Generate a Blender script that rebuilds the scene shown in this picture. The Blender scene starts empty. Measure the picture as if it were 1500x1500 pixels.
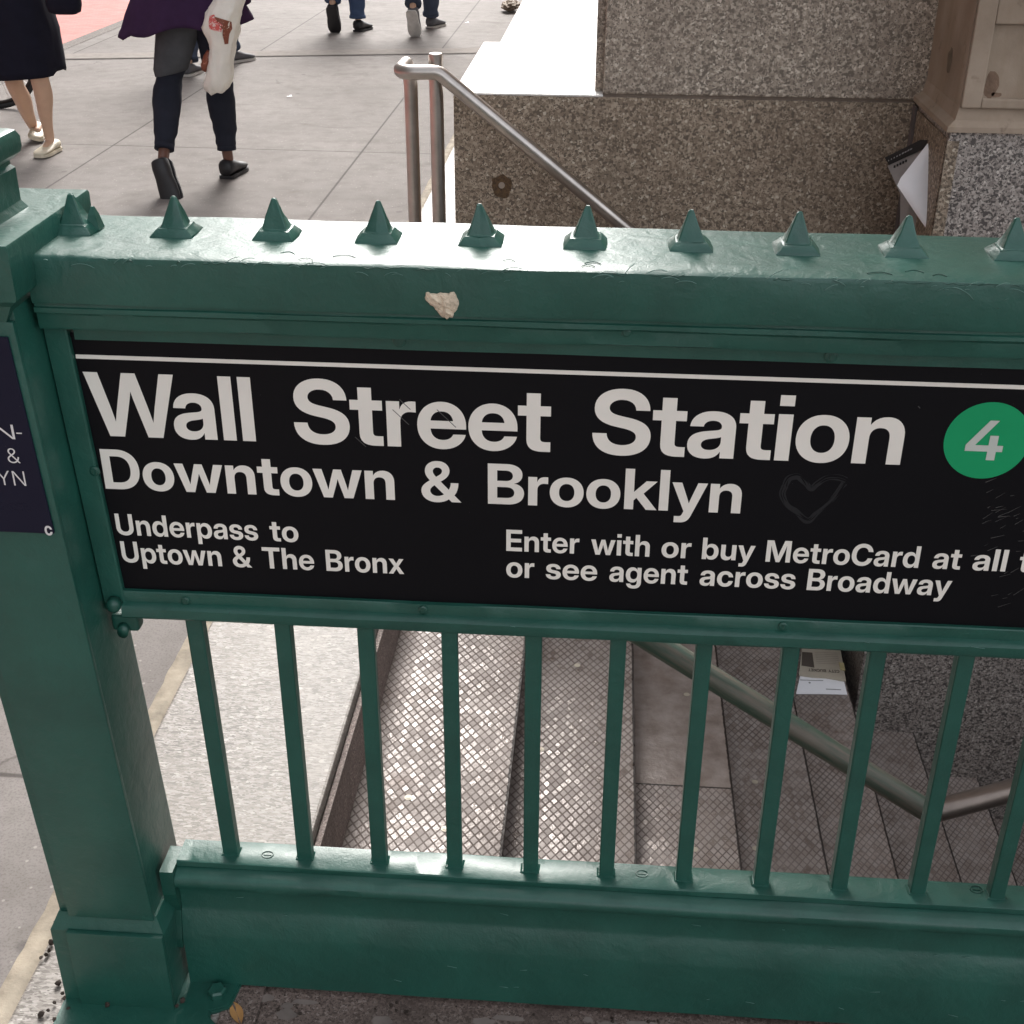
import bpy, bmesh, math, random, json
from mathutils import Vector, Matrix, noise
from mathutils.geometry import delaunay_2d_cdt
random.seed(7)
R = math.radians
SC = bpy.context.scene

# ------------------------------------------------------------------ camera
CAM = Vector((0.27976, -1.51870, 1.74360))
PITCH, YAW, ROLL, FPX = 0.495962, 0.071109, 0.005703, 1873.42      # FPX: focal length in pixels of a 1500 px frame
def cam_axes():
    ca, sa = math.cos(PITCH), math.sin(PITCH)
    r, f, u = Vector((1, 0, 0)), Vector((0, ca, -sa)), Vector((0, sa, ca))
    M = Matrix.Rotation(YAW, 3, 'Z')
    r, f, u = M @ r, M @ f, M @ u
    cc, sc = math.cos(ROLL), math.sin(ROLL)
    return cc * r + sc * u, -sc * r + cc * u, f
CR, CU, CF = cam_axes()
cd = bpy.data.cameras.new("camera"); cam = bpy.data.objects.new("camera", cd)
SC.collection.objects.link(cam); SC.camera = cam
cam.matrix_world = Matrix.Translation(CAM) @ Matrix((CR, CU, -CF)).transposed().to_4x4()
cd.sensor_width = 36; cd.lens = FPX / 1500 * 36; cd.clip_start = 0.05; cd.clip_end = 500

def at(px, py, Y=None, z=None):
    """world point seen at photo pixel (1500 px frame) on the vertical plane y=Y or the level z"""
    d = CF + CR * ((px - 750) / FPX) - CU * ((py - 750) / FPX)
    t = (Y - CAM.y) / d.y if Y is not None else (z - CAM.z) / d.z
    return CAM + d * t

# ------------------------------------------------------------------ world, sun, exposure
SUN_EL, SUN_AZ = R(42), R(7)        # azimuth measured from +Y towards -X
w = bpy.data.worlds.new("World"); SC.world = w; w.use_nodes = True
nt = w.node_tree; bg = nt.nodes['Background']
sky = nt.nodes.new('ShaderNodeTexSky'); sky.sky_type = 'NISHITA'; sky.sun_disc = False
sky.sun_elevation = SUN_EL; sky.sun_rotation = -SUN_AZ
sky.air_density = 1.0; sky.dust_density = 5.0; sky.ozone_density = 1.0
hs = nt.nodes.new('ShaderNodeHueSaturation'); hs.inputs['Saturation'].default_value = 0.20
nt.links.new(sky.outputs[0], hs.inputs['Color']); nt.links.new(hs.outputs[0], bg.inputs['Color'])
bg.inputs['Strength'].default_value = 0.13
sl = bpy.data.lights.new("sun", 'SUN'); so = bpy.data.objects.new("sun", sl); SC.collection.objects.link(so)
sl.energy = 0.5; sl.angle = R(22); sl.color = (1.0, 0.96, 0.90)
sd = Vector((-math.sin(SUN_AZ) * math.cos(SUN_EL), math.cos(SUN_AZ) * math.cos(SUN_EL), math.sin(SUN_EL)))
so.rotation_euler = sd.to_track_quat('Z', 'Y').to_euler()
SC.view_settings.view_transform = 'Standard'; SC.view_settings.look = 'None'
SC.view_settings.exposure = 1.95; SC.view_settings.gamma = 1.0

# ------------------------------------------------------------------ helpers: materials
class NT:
    def __init__(s, name):
        s.m = bpy.data.materials.new(name); s.m.use_nodes = True
        s.t = s.m.node_tree; s.b = s.t.nodes['Principled BSDF']
        s.co = None
    def n(s, typ, **kw):
        x = s.t.nodes.new(typ)
        for k, v in kw.items():
            if k.startswith('i_'): x.inputs[k[2:].replace('_', ' ')].default_value = v
            else: setattr(x, k, v)
        return x
    def l(s, a, b): s.t.links.new(a, b)
    def pos(s):
        if s.co is None: s.co = s.n('ShaderNodeNewGeometry').outputs['Position']
        return s.co
    def objco(s):
        return s.n('ShaderNodeTexCoord').outputs['Object']
    def noise(s, scale, detail=4, rough=.55, co=None, dist=0.0):
        x = s.n('ShaderNodeTexNoise'); x.inputs['Scale'].default_value = scale
        x.inputs['Detail'].default_value = detail; x.inputs['Roughness'].default_value = rough
        x.inputs['Distortion'].default_value = dist
        s.l(co or s.pos(), x.inputs['Vector']); return x.outputs['Fac']
    def ramp(s, fac, stops, interp='LINEAR'):
        x = s.n('ShaderNodeValToRGB'); e = x.color_ramp.elements; x.color_ramp.interpolation = interp
        while len(e) < len(stops): e.new(0.5)
        for i, (p, c) in enumerate(stops):
            e[i].position = p; e[i].color = (c, c, c, 1) if not isinstance(c, (tuple, list)) else (*c, 1)
        s.l(fac, x.inputs['Fac']); return x.outputs['Color']
    def mix(s, fac, a, b, mode='MIX'):
        x = s.n('ShaderNodeMix', data_type='RGBA', blend_type=mode)
        for k, v in ((0, fac), (6, a), (7, b)):
            if hasattr(v, 'links'): s.l(v, x.inputs[k])
            else: x.inputs[k].default_value = v if not isinstance(v, (tuple, list)) else (*v, 1)
        return x.outputs[2]
    def math(s, op, a, b=None, c=None):
        x = s.n('ShaderNodeMath', operation=op)
        for k, v in enumerate((a, b, c)):
            if v is None: continue
            if hasattr(v, 'links'): s.l(v, x.inputs[k])
            else: x.inputs[k].default_value = v
        return x.outputs[0]
    def bump(s, h, strength, dist, prev=None):
        x = s.n('ShaderNodeBump'); x.inputs['Strength'].default_value = strength; x.inputs['Distance'].default_value = dist
        s.l(h, x.inputs['Height'])
        if prev is not None: s.l(prev, x.inputs['Normal'])
        return x.outputs[0]
    def set(s, **kw):
        for k, v in kw.items():
            i = s.b.inputs[k.replace('_', ' ')]
            if hasattr(v, 'links'): s.l(v, i)
            else: i.default_value = v if not isinstance(v, (tuple, list)) else (*v, 1)
        return s.m

def mat_plain(name, col, rough=.6, metal=0, bump=None, var=.15, spec=.5):
    s = NT(name); co = s.objco()
    n = s.noise(14, 4, .6, co)
    c = s.mix(s.ramp(n, [(.3, 0.0), (.7, 1.0)]), tuple(x * (1 - var) for x in col), tuple(min(1, x * (1 + var)) for x in col))
    s.set(Base_Color=c, Roughness=rough, Metallic=metal)
    s.b.inputs['Specular IOR Level'].default_value = spec
    if bump:
        s.set(Normal=s.bump(s.noise(bump[0], 3, .6, co), bump[1], bump[2]))
    return s.m

def mat_paint(name, base=(.0115, .079, .058), wear=.5):
    s = NT(name); co = s.pos()
    big = s.noise(9, 4, .6); fine = s.noise(330, 2, .5); mid = s.noise(60, 3, .6, dist=.6)
    c = s.mix(s.ramp(big, [(.3, 0.0), (.72, 1.0)]), tuple(x * .82 for x in base), tuple(x * 1.15 for x in base))
    # little scuffs down to an older, paler coat, and grime specks
    sc = s.n('ShaderNodeMapping'); sc.inputs['Scale'].default_value = (1, 1, 3.5); sc.inputs['Rotation'].default_value = (.5, .9, .3)
    s.l(co, sc.inputs['Vector'])
    scuff = s.ramp(s.noise(120, 6, .72, sc.outputs[0]), [(.69, 0.0), (.74, 1.0)])
    c = s.mix(s.math('MULTIPLY', scuff, .35 * wear), c, (.10, .22, .18))
    speck = s.ramp(s.noise(240, 2, .5), [(.73, 0.0), (.77, 1.0)])
    c = s.mix(s.math('MULTIPLY', speck, .6), c, (.012, .03, .026))
    v = s.n('ShaderNodeTexVoronoi'); v.inputs['Scale'].default_value = 17; s.l(co, v.inputs['Vector'])
    dust = s.ramp(s.noise(26, 5, .7), [(.55, 0.0), (.75, 1.0)])
    c = s.mix(s.math('MULTIPLY', dust, .16), c, (.05, .12, .10))
    rough = s.math('MULTIPLY_ADD', s.noise(38, 4, .65), .24, .33)
    lump = s.noise(21, 3, .5, dist=.8); nrm = s.bump(lump, .5, .0045); nrm = s.bump(mid, .34, .0024, nrm); nrm = s.bump(fine, .34, .0010, nrm)
    s.set(Base_Color=c, Roughness=rough, Normal=nrm)
    s.b.inputs['Coat Weight'].default_value = .34; s.b.inputs['Coat Roughness'].default_value = .27; s.b.inputs['Specular IOR Level'].default_value = .42
    return s.m

def mat_granite(name, stops, scale=150, rough=.5, tint=None, dirt=.3, bump=.15, spec=.5, stretch=None):
    s = NT(name); co = s.pos()
    if stretch:
        mp = s.n('ShaderNodeMapping'); mp.inputs['Scale'].default_value = stretch; s.l(co, mp.inputs['Vector']); gco = mp.outputs[0]
    else: gco = co
    wv = s.n('ShaderNodeTexNoise'); wv.inputs['Scale'].default_value = scale * .7; s.l(gco, wv.inputs['Vector'])
    ad = s.n('ShaderNodeVectorMath', operation='MULTIPLY_ADD'); s.l(wv.outputs['Color'], ad.inputs[0])
    ad.inputs[1].default_value = (.9 / scale,) * 3; s.l(gco, ad.inputs[2])
    v = s.n('ShaderNodeTexVoronoi'); v.inputs['Scale'].default_value = scale; s.l(ad.outputs[0], v.inputs['Vector'])
    sep = s.n('ShaderNodeSeparateColor'); s.l(v.outputs['Color'], sep.inputs[0])
    c = s.ramp(sep.outputs[0], stops, 'CONSTANT')
    v2 = s.n('ShaderNodeTexVoronoi'); v2.inputs['Scale'].default_value = scale * 2.3; s.l(ad.outputs[0], v2.inputs['Vector'])
    sep2 = s.n('ShaderNodeSeparateColor'); s.l(v2.outputs['Color'], sep2.inputs[0])
    c = s.mix(s.ramp(sep2.outputs[1], [(0, 1.0), (.14, 0.0)], 'CONSTANT'), c, stops[0][1])
    cl = s.noise(2.2, 5, .65)
    c = s.mix(s.math('MULTIPLY', s.ramp(cl, [(.35, 0.0), (.75, 1.0)]), dirt), c, tint or tuple(x * .5 for x in stops[1][1]))
    mpv = s.n('ShaderNodeMapping'); mpv.inputs['Scale'].default_value = (6, 6, .7); s.l(co, mpv.inputs['Vector'])
    c = s.mix(s.math('MULTIPLY', s.ramp(s.noise(1, 5, .65, mpv.outputs[0]), [(.52, 0.0), (.72, 1.0)]), dirt * 1.1), c, tint or tuple(x * .5 for x in stops[1][1]))
    n = s.bump(sep.outputs[0], bump, .0012)
    n = s.bump(s.noise(scale * 1.3, 3, .6, gco), bump, .001, n)
    s.set(Base_Color=c, Roughness=rough, Normal=n); s.b.inputs['Specular IOR Level'].default_value = spec
    return s.m

def mat_sidewalk():
    s = NT("sidewalk_concrete"); co = s.pos()
    xyz = s.n('ShaderNodeSeparateXYZ'); s.l(co, xyz.inputs[0]); x, y = xyz.outputs[0], xyz.outputs[1]
    W = 1.524
    fx = s.math('DIVIDE', s.math('ADD', x, 2.698 + 100 * W), W)
    fy = s.math('DIVIDE', s.math('ADD', s.math('MULTIPLY_ADD', x, .02, y), -6.09 + 100 * 5.64), 5.64)
    ex = s.math('MULTIPLY', s.math('ABSOLUTE', s.math('SUBTRACT', s.math('FRACT', s.math('ADD', fx, .5)), .5)), W)
    ey = s.math('MULTIPLY', s.math('ABSOLUTE', s.math('SUBTRACT', s.math('FRACT', s.math('ADD', fy, .5)), .5)), 5.64)
    d = s.math('ADD', s.math('MINIMUM', ex, ey), s.math('MULTIPLY_ADD', s.noise(22, 3), .004, -.002))
    joint = s.ramp(d, [(.0035, 1.0), (.0085, 0.0)])
    cell = s.n('ShaderNodeCombineXYZ'); s.l(s.math('FLOOR', fx), cell.inputs[0]); s.l(s.math('FLOOR', fy), cell.inputs[1])
    wn = s.n('ShaderNodeTexWhiteNoise', noise_dimensions='2D'); s.l(cell.outputs[0], wn.inputs['Vector'])
    big = s.noise(.9, 5, .6); mid = s.noise(9, 5, .65); fine = s.noise(190, 2, .6)
    c = s.mix(s.ramp(big, [(.3, 0.0), (.7, 1.0)]), (.184, .166, .155), (.262, .239, .225))
    c = s.mix(s.math('MULTIPLY', wn.outputs[0], .35), c, (.185, .164, .151))
    c = s.mix(s.math('MULTIPLY', s.ramp(mid, [(.45, 0.0), (.7, 1.0)]), .45), c, (.142, .126, .116))
    c = s.mix(s.math('MULTIPLY', s.ramp(fine, [(.5, 0.0), (.62, 1.0)]), .35), c, (.095, .085, .078))
    sp = s.n('ShaderNodeTexVoronoi'); sp.inputs['Scale'].default_value = 55; s.l(co, sp.inputs['Vector'])
    sr = s.n('ShaderNodeSeparateColor'); s.l(sp.outputs['Color'], sr.inputs[0])
    fleck = s.math('MULTIPLY', s.ramp(sp.outputs['Distance'], [(.16, 1.0), (.24, 0.0)]), s.ramp(sr.outputs[0], [(.82, 0.0), (.84, 1.0)]))
    c = s.mix(s.math('MULTIPLY', fleck, .75), c, (.36, .34, .31))
    gum = s.n('ShaderNodeTexVoronoi'); gum.inputs['Scale'].default_value = 2.6; s.l(co, gum.inputs['Vector'])
    gd = s.math('ADD', gum.outputs['Distance'], s.math('MULTIPLY', s.noise(40, 2), .02))
    c = s.mix(s.math('MULTIPLY', s.ramp(gd, [(.045, 1.0), (.065, 0.0)]), .5), c, (.075, .066, .062))
    st1 = s.ramp(s.noise(2.6, 6, .7, dist=.5), [(.56, 0.0), (.68, 1.0)])
    c = s.mix(s.math('MULTIPLY', st1, .3), c, (.105, .088, .075))
    ck = s.n('ShaderNodeTexVoronoi', feature='DISTANCE_TO_EDGE'); ck.inputs['Scale'].default_value = .55
    cw = s.n('ShaderNodeTexNoise'); cw.inputs['Scale'].default_value = 3; cw.inputs['Detail'].default_value = 6; s.l(co, cw.inputs['Vector'])
    ca = s.n('ShaderNodeVectorMath', operation='MULTIPLY_ADD'); s.l(cw.outputs['Color'], ca.inputs[0]); ca.inputs[1].default_value = (.5, .5, 0); s.l(co, ca.inputs[2]); s.l(ca.outputs[0], ck.inputs['Vector'])
    crack = s.math('MULTIPLY', s.ramp(ck.outputs['Distance'], [(.0012, 1.0), (.004, 0.0)]), s.ramp(s.noise(.8, 2), [(.55, 0.0), (.62, 1.0)]))
    c = s.mix(s.math('MULTIPLY', crack, .55), c, (.06, .05, .045))
    # two old stained flags: a rusty one close to the entrance
    rust = s.math('MULTIPLY', s.ramp(s.noise(1.7, 4, .6), [(.42, 0.0), (.62, 1.0)]), s.ramp(y, [(.35, 1.0), (.57, 0.0)])) if False else None
    c = s.mix(s.math('MULTIPLY', joint, .8), c, (.055, .048, .043))
    n = s.bump(joint, -.6, .004); n = s.bump(fine, .25, .0012, n)
    s.set(Base_Color=c, Roughness=s.math('MULTIPLY_ADD', mid, .25, .68), Normal=n); s.b.inputs['Specular IOR Level'].default_value = .18
    return s.m

def mat_tread(name, smooth_from=99.0, worn=.35, edge=99.0, tone=1.0):
    s = NT(name); co = s.pos()
    xyz = s.n('ShaderNodeSeparateXYZ'); s.l(co, xyz.inputs[0]); x, y = xyz.outputs[0], xyz.outputs[1]
    wob = s.math('MULTIPLY', s.noise(30, 2), .06)
    A = s.math('ADD', s.math('DIVIDE', x, .0215), s.math('ADD', s.math('DIVIDE', y, .031), wob))
    B = s.math('SUBTRACT', s.math('DIVIDE', x, .0215), s.math('ADD', s.math('DIVIDE', y, .031), wob))
    def tri(v): return s.math('ABSOLUTE', s.math('SUBTRACT', s.math('FRACT', v), .5))     # .5 at a groove, 0 mid-cell
    g = s.math('MAXIMUM', tri(A), tri(B))
    cellv = s.n('ShaderNodeCombineXYZ'); s.l(s.math('FLOOR', A), cellv.inputs[0]); s.l(s.math('FLOOR', B), cellv.inputs[1])
    wn = s.n('ShaderNodeTexWhiteNoise', noise_dimensions='2D'); s.l(cellv.outputs[0], wn.inputs['Vector'])
    wear = s.ramp(s.noise(7, 4, .6), [(.36, 0.0), (.60, 1.0)])
    gedge = s.math('SUBTRACT', g, s.math('MULTIPLY', wear, .04 * worn * 2))
    groove = s.ramp(gedge, [(.335, 0.0), (.415, 1.0)])
    flat = s.ramp(s.math('MULTIPLY', s.math('SUBTRACT', y, smooth_from), 60), [(.0, 1.0), (.4, 0.0)])
    seam = s.ramp(s.math('MULTIPLY', s.math('ABSOLUTE', s.math('SUBTRACT', y, smooth_from)), 100), [(.15, 1.0), (.4, 0.0)])
    groove = s.math('MULTIPLY', groove, flat)
    groove = s.math('MULTIPLY', groove, s.math('MULTIPLY_ADD', s.ramp(s.noise(4.5, 5, .65), [(.42, 1.0), (.66, 0.0)]), .75 * min(1, worn * 1.1), 1 - .75 * min(1, worn * 1.1)))
    base = s.mix(s.ramp(s.noise(16, 5, .65), [(.3, 0.0), (.72, 1.0)]), tuple(v * tone for v in (.135, .104, .088)), tuple(v * tone for v in (.255, .215, .193)))
    base = s.mix(s.math('MULTIPLY', s.math('MULTIPLY', wn.outputs[0], flat), .35), base, (.38, .345, .325))
    rust = s.ramp(s.noise(5, 5, .65), [(.55, 0.0), (.75, 1.0)])
    base = s.mix(s.math('MULTIPLY', rust, .4), base, (.14, .075, .045))
    c = s.mix(s.math('MULTIPLY', groove, .78), base, (.062, .042, .034))
    c = s.mix(seam, c, (.02, .015, .012))
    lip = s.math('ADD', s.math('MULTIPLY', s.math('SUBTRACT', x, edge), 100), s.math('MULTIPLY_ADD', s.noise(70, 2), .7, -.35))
    c = s.mix(s.ramp(s.math('ADD', lip, 1.0), [(.28, 0.0), (.42, 1.0)]), c, (.026, .019, .016))  # gap, worn edge and nosing shadow, painted as a dark line on the tread
    rg = s.mix(groove, s.math('MULTIPLY_ADD', s.math('MULTIPLY', wn.outputs[0], flat), .40, s.math('MULTIPLY_ADD', s.noise(60, 3), .3, s.math('MULTIPLY_ADD', flat, -.15, .25))), (.8, .8, .8))
    n = s.bump(groove, -.8, .003)
    n = s.bump(s.noise(75, 3, .6), .5, .003, n)
    s.set(Base_Color=c, Roughness=rg, Metallic=.12, Normal=n)
    return s.m

def mat_steel(name, base=(.50, .46, .43), rough=.3, metal=1.0):
    s = NT(name); co = s.objco()
    mp = s.n('ShaderNodeMapping'); mp.inputs['Scale'].default_value = (3, 3, 40); s.l(co, mp.inputs['Vector'])
    c = s.mix(s.ramp(s.noise(9, 5, .65, co), [(.35, 0.0), (.7, 1.0)]), tuple(x * .72 for x in base), base)
    s.set(Base_Color=c, Metallic=metal, Roughness=s.math('MULTIPLY_ADD', s.noise(30, 4, .6, mp.outputs[0]), .25, rough - .1),
          Normal=s.bump(s.noise(220, 2, .5, mp.outputs[0]), .06, .0006))
    return s.m

def mat_limestone():
    s = NT("limestone"); co = s.pos()
    c = s.mix(s.ramp(s.noise(3.2, 6, .65), [(.32, 0.0), (.7, 1.0)]), (.27, .205, .150), (.42, .335, .26))
    mp = s.n('ShaderNodeMapping'); mp.inputs['Scale'].default_value = (14, 14, 1.2); s.l(co, mp.inputs['Vector'])
    c = s.mix(s.math('MULTIPLY', s.ramp(s.noise(1, 5, .6, mp.outputs[0]), [(.45, 0.0), (.7, 1.0)]), .45), c, (.25, .18, .115))
    c = s.mix(s.math('MULTIPLY', s.ramp(s.noise(11, 4, .7), [(.62, 0.0), (.72, 1.0)]), .55), c, (.15, .10, .07))
    n = s.bump(s.noise(36, 6, .65), .35, .004); n = s.bump(s.noise(260, 2, .5), .2, .001, n)
    s.set(Base_Color=c, Roughness=.85, Normal=n); return s.m

def mat_brickroad():
    s = NT("red_paving"); co = s.pos()
    b = s.n('ShaderNodeTexBrick'); s.l(co, b.inputs['Vector']); b.inputs['Scale'].default_value = 5
    b.inputs['Color1'].default_value = (.42, .14, .12, 1); b.inputs['Color2'].default_value = (.50, .18, .16, 1)
    b.inputs['Mortar'].default_value = (.32, .12, .105, 1); b.inputs['Mortar Size'].default_value = .012
    c = s.mix(s.math('MULTIPLY', s.ramp(s.noise(3, 5, .65), [(.5, 0.0), (.72, 1.0)]), .4), b.outputs['Color'], (.55, .23, .20))
    c = s.mix(s.math('MULTIPLY', s.ramp(s.noise(30, 3, .65), [(.62, 0.0), (.7, 1.0)]), .3), c, (.30, .13, .12))
    s.set(Base_Color=c, Roughness=.8, Normal=s.bump(s.noise(90, 3), .3, .003)); return s.m

def mat_sign(name, base, rough=.35, wear=.4):
    s = NT(name); co = s.pos()
    mp = s.n('ShaderNodeMapping'); mp.inputs['Scale'].default_value = (1, 1, 5); mp.inputs['Rotation'].default_value = (0, .6, 0)
    s.l(co, mp.inputs['Vector'])
    scr = s.ramp(s.noise(46, 8, .8, mp.outputs[0]), [(.715, 0.0), (.735, 1.0)])
    where = s.ramp(s.noise(3.1, 2), [(.45, 0.0), (.65, 1.0)])
    c = s.mix(s.math('MULTIPLY', s.math('MULTIPLY', scr, where), wear * .4), base, (.12, .115, .11))
    c = s.mix(s.math('MULTIPLY', s.ramp(s.noise(260, 2), [(.74, 0.0), (.76, 1.0)]), .25), c, (.12, .11, .10))
    s.set(Base_Color=c, Roughness=s.math('MULTIPLY_ADD', s.noise(12, 5, .7), .25, rough), Normal=s.bump(s.noise(70, 2), .04, .001))
    s.b.inputs['Specular IOR Level'].default_value = .14
    return s.m

def mat_letter(name, base, dark, amt=.6):
    s = NT(name); co = s.pos()
    mp = s.n('ShaderNodeMapping'); mp.inputs['Scale'].default_value = (1, 1, .35); mp.inputs['Rotation'].default_value = (0, -.6, 0)
    s.l(co, mp.inputs['Vector'])
    c = s.mix(s.ramp(s.noise(5, 4, .6), [(.3, 0.0), (.7, 1.0)]), tuple(x * .88 for x in base), base)
    chip = s.ramp(s.noise(70, 7, .78, mp.outputs[0]), [(.70, 0.0), (.725, 1.0)])
    c = s.mix(s.math('MULTIPLY', chip, amt), c, dark)
    s.set(Base_Color=c, Roughness=.55); s.b.inputs['Specular IOR Level'].default_value = .3
    return s.m

M = {}
M['paint'] = mat_paint("green_paint")
M['paint_dull'] = mat_paint("green_paint_dull", (.008, .066, .047), 1.0)
M['black'] = mat_sign("black_enamel", (.0040, .0038, .0052), .34)
M['navy'] = mat_sign("navy_enamel", (.012, .0115, .026), .42, .2)
M['letter'] = mat_letter("cream_letter", (.87, .83, .755), (.14, .12, .11))
M['white_letter'] = mat_letter("white_letter", (.72, .70, .69), (.2, .2, .2), .3)
M['bullet'] = mat_letter("green_bullet", (.004, .33, .125), (.02, .12, .06), .3)
M['numeral'] = mat_letter("numeral_white", (.56, .60, .55), (.2, .3, .2), .3)
M['heart'] = mat_letter("smeared_chalk", (.0125, .0125, .0145), (.0045, .0045, .006), 1.0)
M['sidewalk'] = mat_sidewalk()
M['brown_granite'] = mat_granite("brown_granite", [(0, (0.123, 0.094, 0.068)), (.16, (0.240, 0.184, 0.134)), (.52, (0.351, 0.278, 0.207)), (.82, (0.450, 0.368, 0.281)), (.96, (0.585, 0.506, 0.403))], 135, .62, (.115, .078, .05), .35)
M['taupe_granite'] = mat_granite("taupe_granite", [(0, (0.159, 0.130, 0.104)), (.16, (0.298, 0.246, 0.195)), (.52, (0.413, 0.347, 0.278)), (.82, (0.533, 0.459, 0.377)), (.96, (0.686, 0.608, 0.510))], 135, .55, (.16, .12, .095), .3)
M['grey_granite'] = mat_granite("grey_granite", [(0, (0.078, 0.067, 0.062)), (.22, (0.241, 0.207, 0.187)), (.44, (0.381, 0.333, 0.299)), (.78, (0.493, 0.437, 0.397)), (.96, (0.672, 0.610, 0.556))], 160, .5, (.16, .14, .13), .35)
M['pale_granite'] = mat_granite("pale_granite", [(0, (.10, .085, .073)), (.16, (.18, .158, .140)), (.45, (.235, .211, .19)), (.75, (.295, .27, .246)), (.95, (.40, .372, .34))], 190, .5, (.30, .265, .23), .4, .5, stretch=(.45, 1.3, 1))
M['coping'] = mat_granite("white_coping", [(0, (.66, .64, .60)), (.2, (.76, .74, .70)), (.6, (.82, .80, .77)), (.9, (.86, .85, .82))], 190, .38, (.70, .66, .60), .3, .05)
M['step_stone'] = mat_granite("step_stone", [(0, (.40, .36, .32)), (.2, (.48, .44, .40)), (.6, (.54, .50, .46)), (.9, (.60, .57, .53))], 160, .6, (.40, .34, .29), .4, .1)
M['lime'] = mat_limestone()
M['mortar'] = mat_plain("mortar", (.16, .125, .10), .9, bump=(120, .4, .003))
M['caulk'] = mat_plain("cream_caulk", (.31, .265, .205), .85, bump=(70, .6, .004), var=.35)
M['brown_stone'] = mat_granite("stained_kerb", [(0, (0.081, 0.058, 0.049)), (.2, (0.176, 0.130, 0.113)), (.6, (0.236, 0.178, 0.156)), (.9, (0.324, 0.260, 0.234))], 260, .7, (.07, .05, .042), .7, .3)
M['steel'] = mat_steel("brushed_steel", (.56, .51, .47), .30)
M['old_pipe'] = None
M['iron'] = mat_plain("dark_iron", (.035, .027, .024), .6, .3, (60, .4, .003))
M['road'] = mat_brickroad()
M['rubber'] = mat_plain("black_rubber", (.012, .012, .013), .7)
M['skin_pale'] = mat_plain("skin_pale", (.56, .36, .25), .5, var=.06, bump=(90, .05, .001))
M['skin_brown'] = mat_plain("skin_brown", (.14, .065, .045), .45, var=.1)
M['navy_cloth'] = mat_plain("navy_cloth", (.0085, .0085, .017), .9, bump=(500, .3, .001), spec=.2)
M['purple_cloth'] = mat_plain("purple_cloth", (.038, .017, .050), .9, bump=(400, .4, .001), spec=.2)
M['dark_denim'] = mat_plain("dark_denim", (.020, .022, .033), .9, bump=(600, .4, .001), spec=.2)
M['faded_denim'] = mat_plain("faded_denim", (.075, .078, .085), .9, bump=(600, .4, .001), spec=.2)
M['blue_denim'] = mat_plain("blue_denim", (.055, .085, .16), .9, bump=(600, .4, .001), spec=.2)
M['slate_denim'] = mat_plain("slate_denim", (.05, .065, .10), .9, bump=(600, .4, .001), spec=.2)
M['black_shoe'] = mat_plain("black_shoe", (.014, .013, .015), .5)
M['cream_shoe'] = mat_plain("cream_shoe", (.60, .54, .42), .45)
M['grey_shoe'] = mat_plain("grey_shoe", (.10, .10, .11), .7)
M['white_rubber'] = mat_plain("white_rubber", (.55, .53, .50), .6)
M['hair'] = mat_plain("dark_hair", (.02, .014, .01), .5)
M['paper'] = mat_plain("white_paper", (.90, .89, .91), .7, var=.03)
M['newsprint'] = mat_plain("newsprint", (.50, .44, .35), .8, var=.07, bump=(40, .2, .004))
M['ink'] = mat_plain("black_ink", (.02, .018, .018), .7)
M['grey_ink'] = mat_plain("grey_ink", (.30, .29, .29), .8)
M['brown_ink'] = mat_plain("brown_ink", (.10, .08, .065), .8)
M['gum'] = mat_plain("pinkish_gum", (.58, .48, .36), .75, bump=(230, .9, .004), var=.32)
M['white_gum'] = mat_plain("white_gum", (.75, .73, .70), .7)
M['leaf'] = mat_plain("dry_leaf", (.42, .22, .08), .7, var=.3, bump=(90, .4, .003))
M['crumb'] = mat_plain("dark_crumb", (.035, .024, .018), .9)
M['plastic'] = mat_plain("white_plastic", (.80, .77, .70), .35, var=.05, bump=(26, .5, .012))
def mat_print(name, a, b, th):
    s = NT(name); co = s.pos(); s.set(Base_Color=s.mix(s.ramp(s.noise(75, 4, .7, dist=.6), [(th, 0.0), (th + .04, 1.0)]), a, b), Roughness=.4); return s.m
M['red_print'] = mat_print("red_print", (.62, .10, .09), (.78, .62, .58), .52)
M['brown_print'] = mat_print("brown_print", (.20, .055, .028), (.50, .22, .15), .58)
M['kraft'] = mat_plain("kraft_paper", (.22, .17, .125), .8, var=.25, bump=(30, .5, .01))
M['plug'] = mat_plain("brass_plug", (.42, .37, .29), .5, .2)
M['rust'] = None

def mat_old_pipe():
    s = NT("worn_green_pipe"); co = s.objco()
    mp = s.n('ShaderNodeMapping'); mp.inputs['Rotation'].default_value = (0, R(-33.6), 0); s.l(co, mp.inputs['Vector'])
    mp2 = s.n('ShaderNodeMapping'); mp2.inputs['Scale'].default_value = (2.2, 26, 26); s.l(mp.outputs[0], mp2.inputs['Vector'])
    streak = s.noise(2, 5, .65, mp2.outputs[0])
    c = s.mix(s.ramp(streak, [(.40, 0.0), (.62, 1.0)]), (.05, .085, .062), (.155, .130, .105))
    c = s.mix(s.ramp(s.noise(60, 5, .7, co), [(.68, 0.0), (.74, 1.0)]), c, (.02, .025, .02))
    s.set(Base_Color=c, Roughness=s.math('MULTIPLY_ADD', streak, .3, .36), Metallic=.2, Normal=s.bump(s.noise(90, 3, .6, co), .15, .001))
    return s.m
M['old_pipe'] = mat_old_pipe()
M['bare_pipe'] = mat_steel("bare_pipe", (.25, .205, .18), .34, .8)

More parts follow.
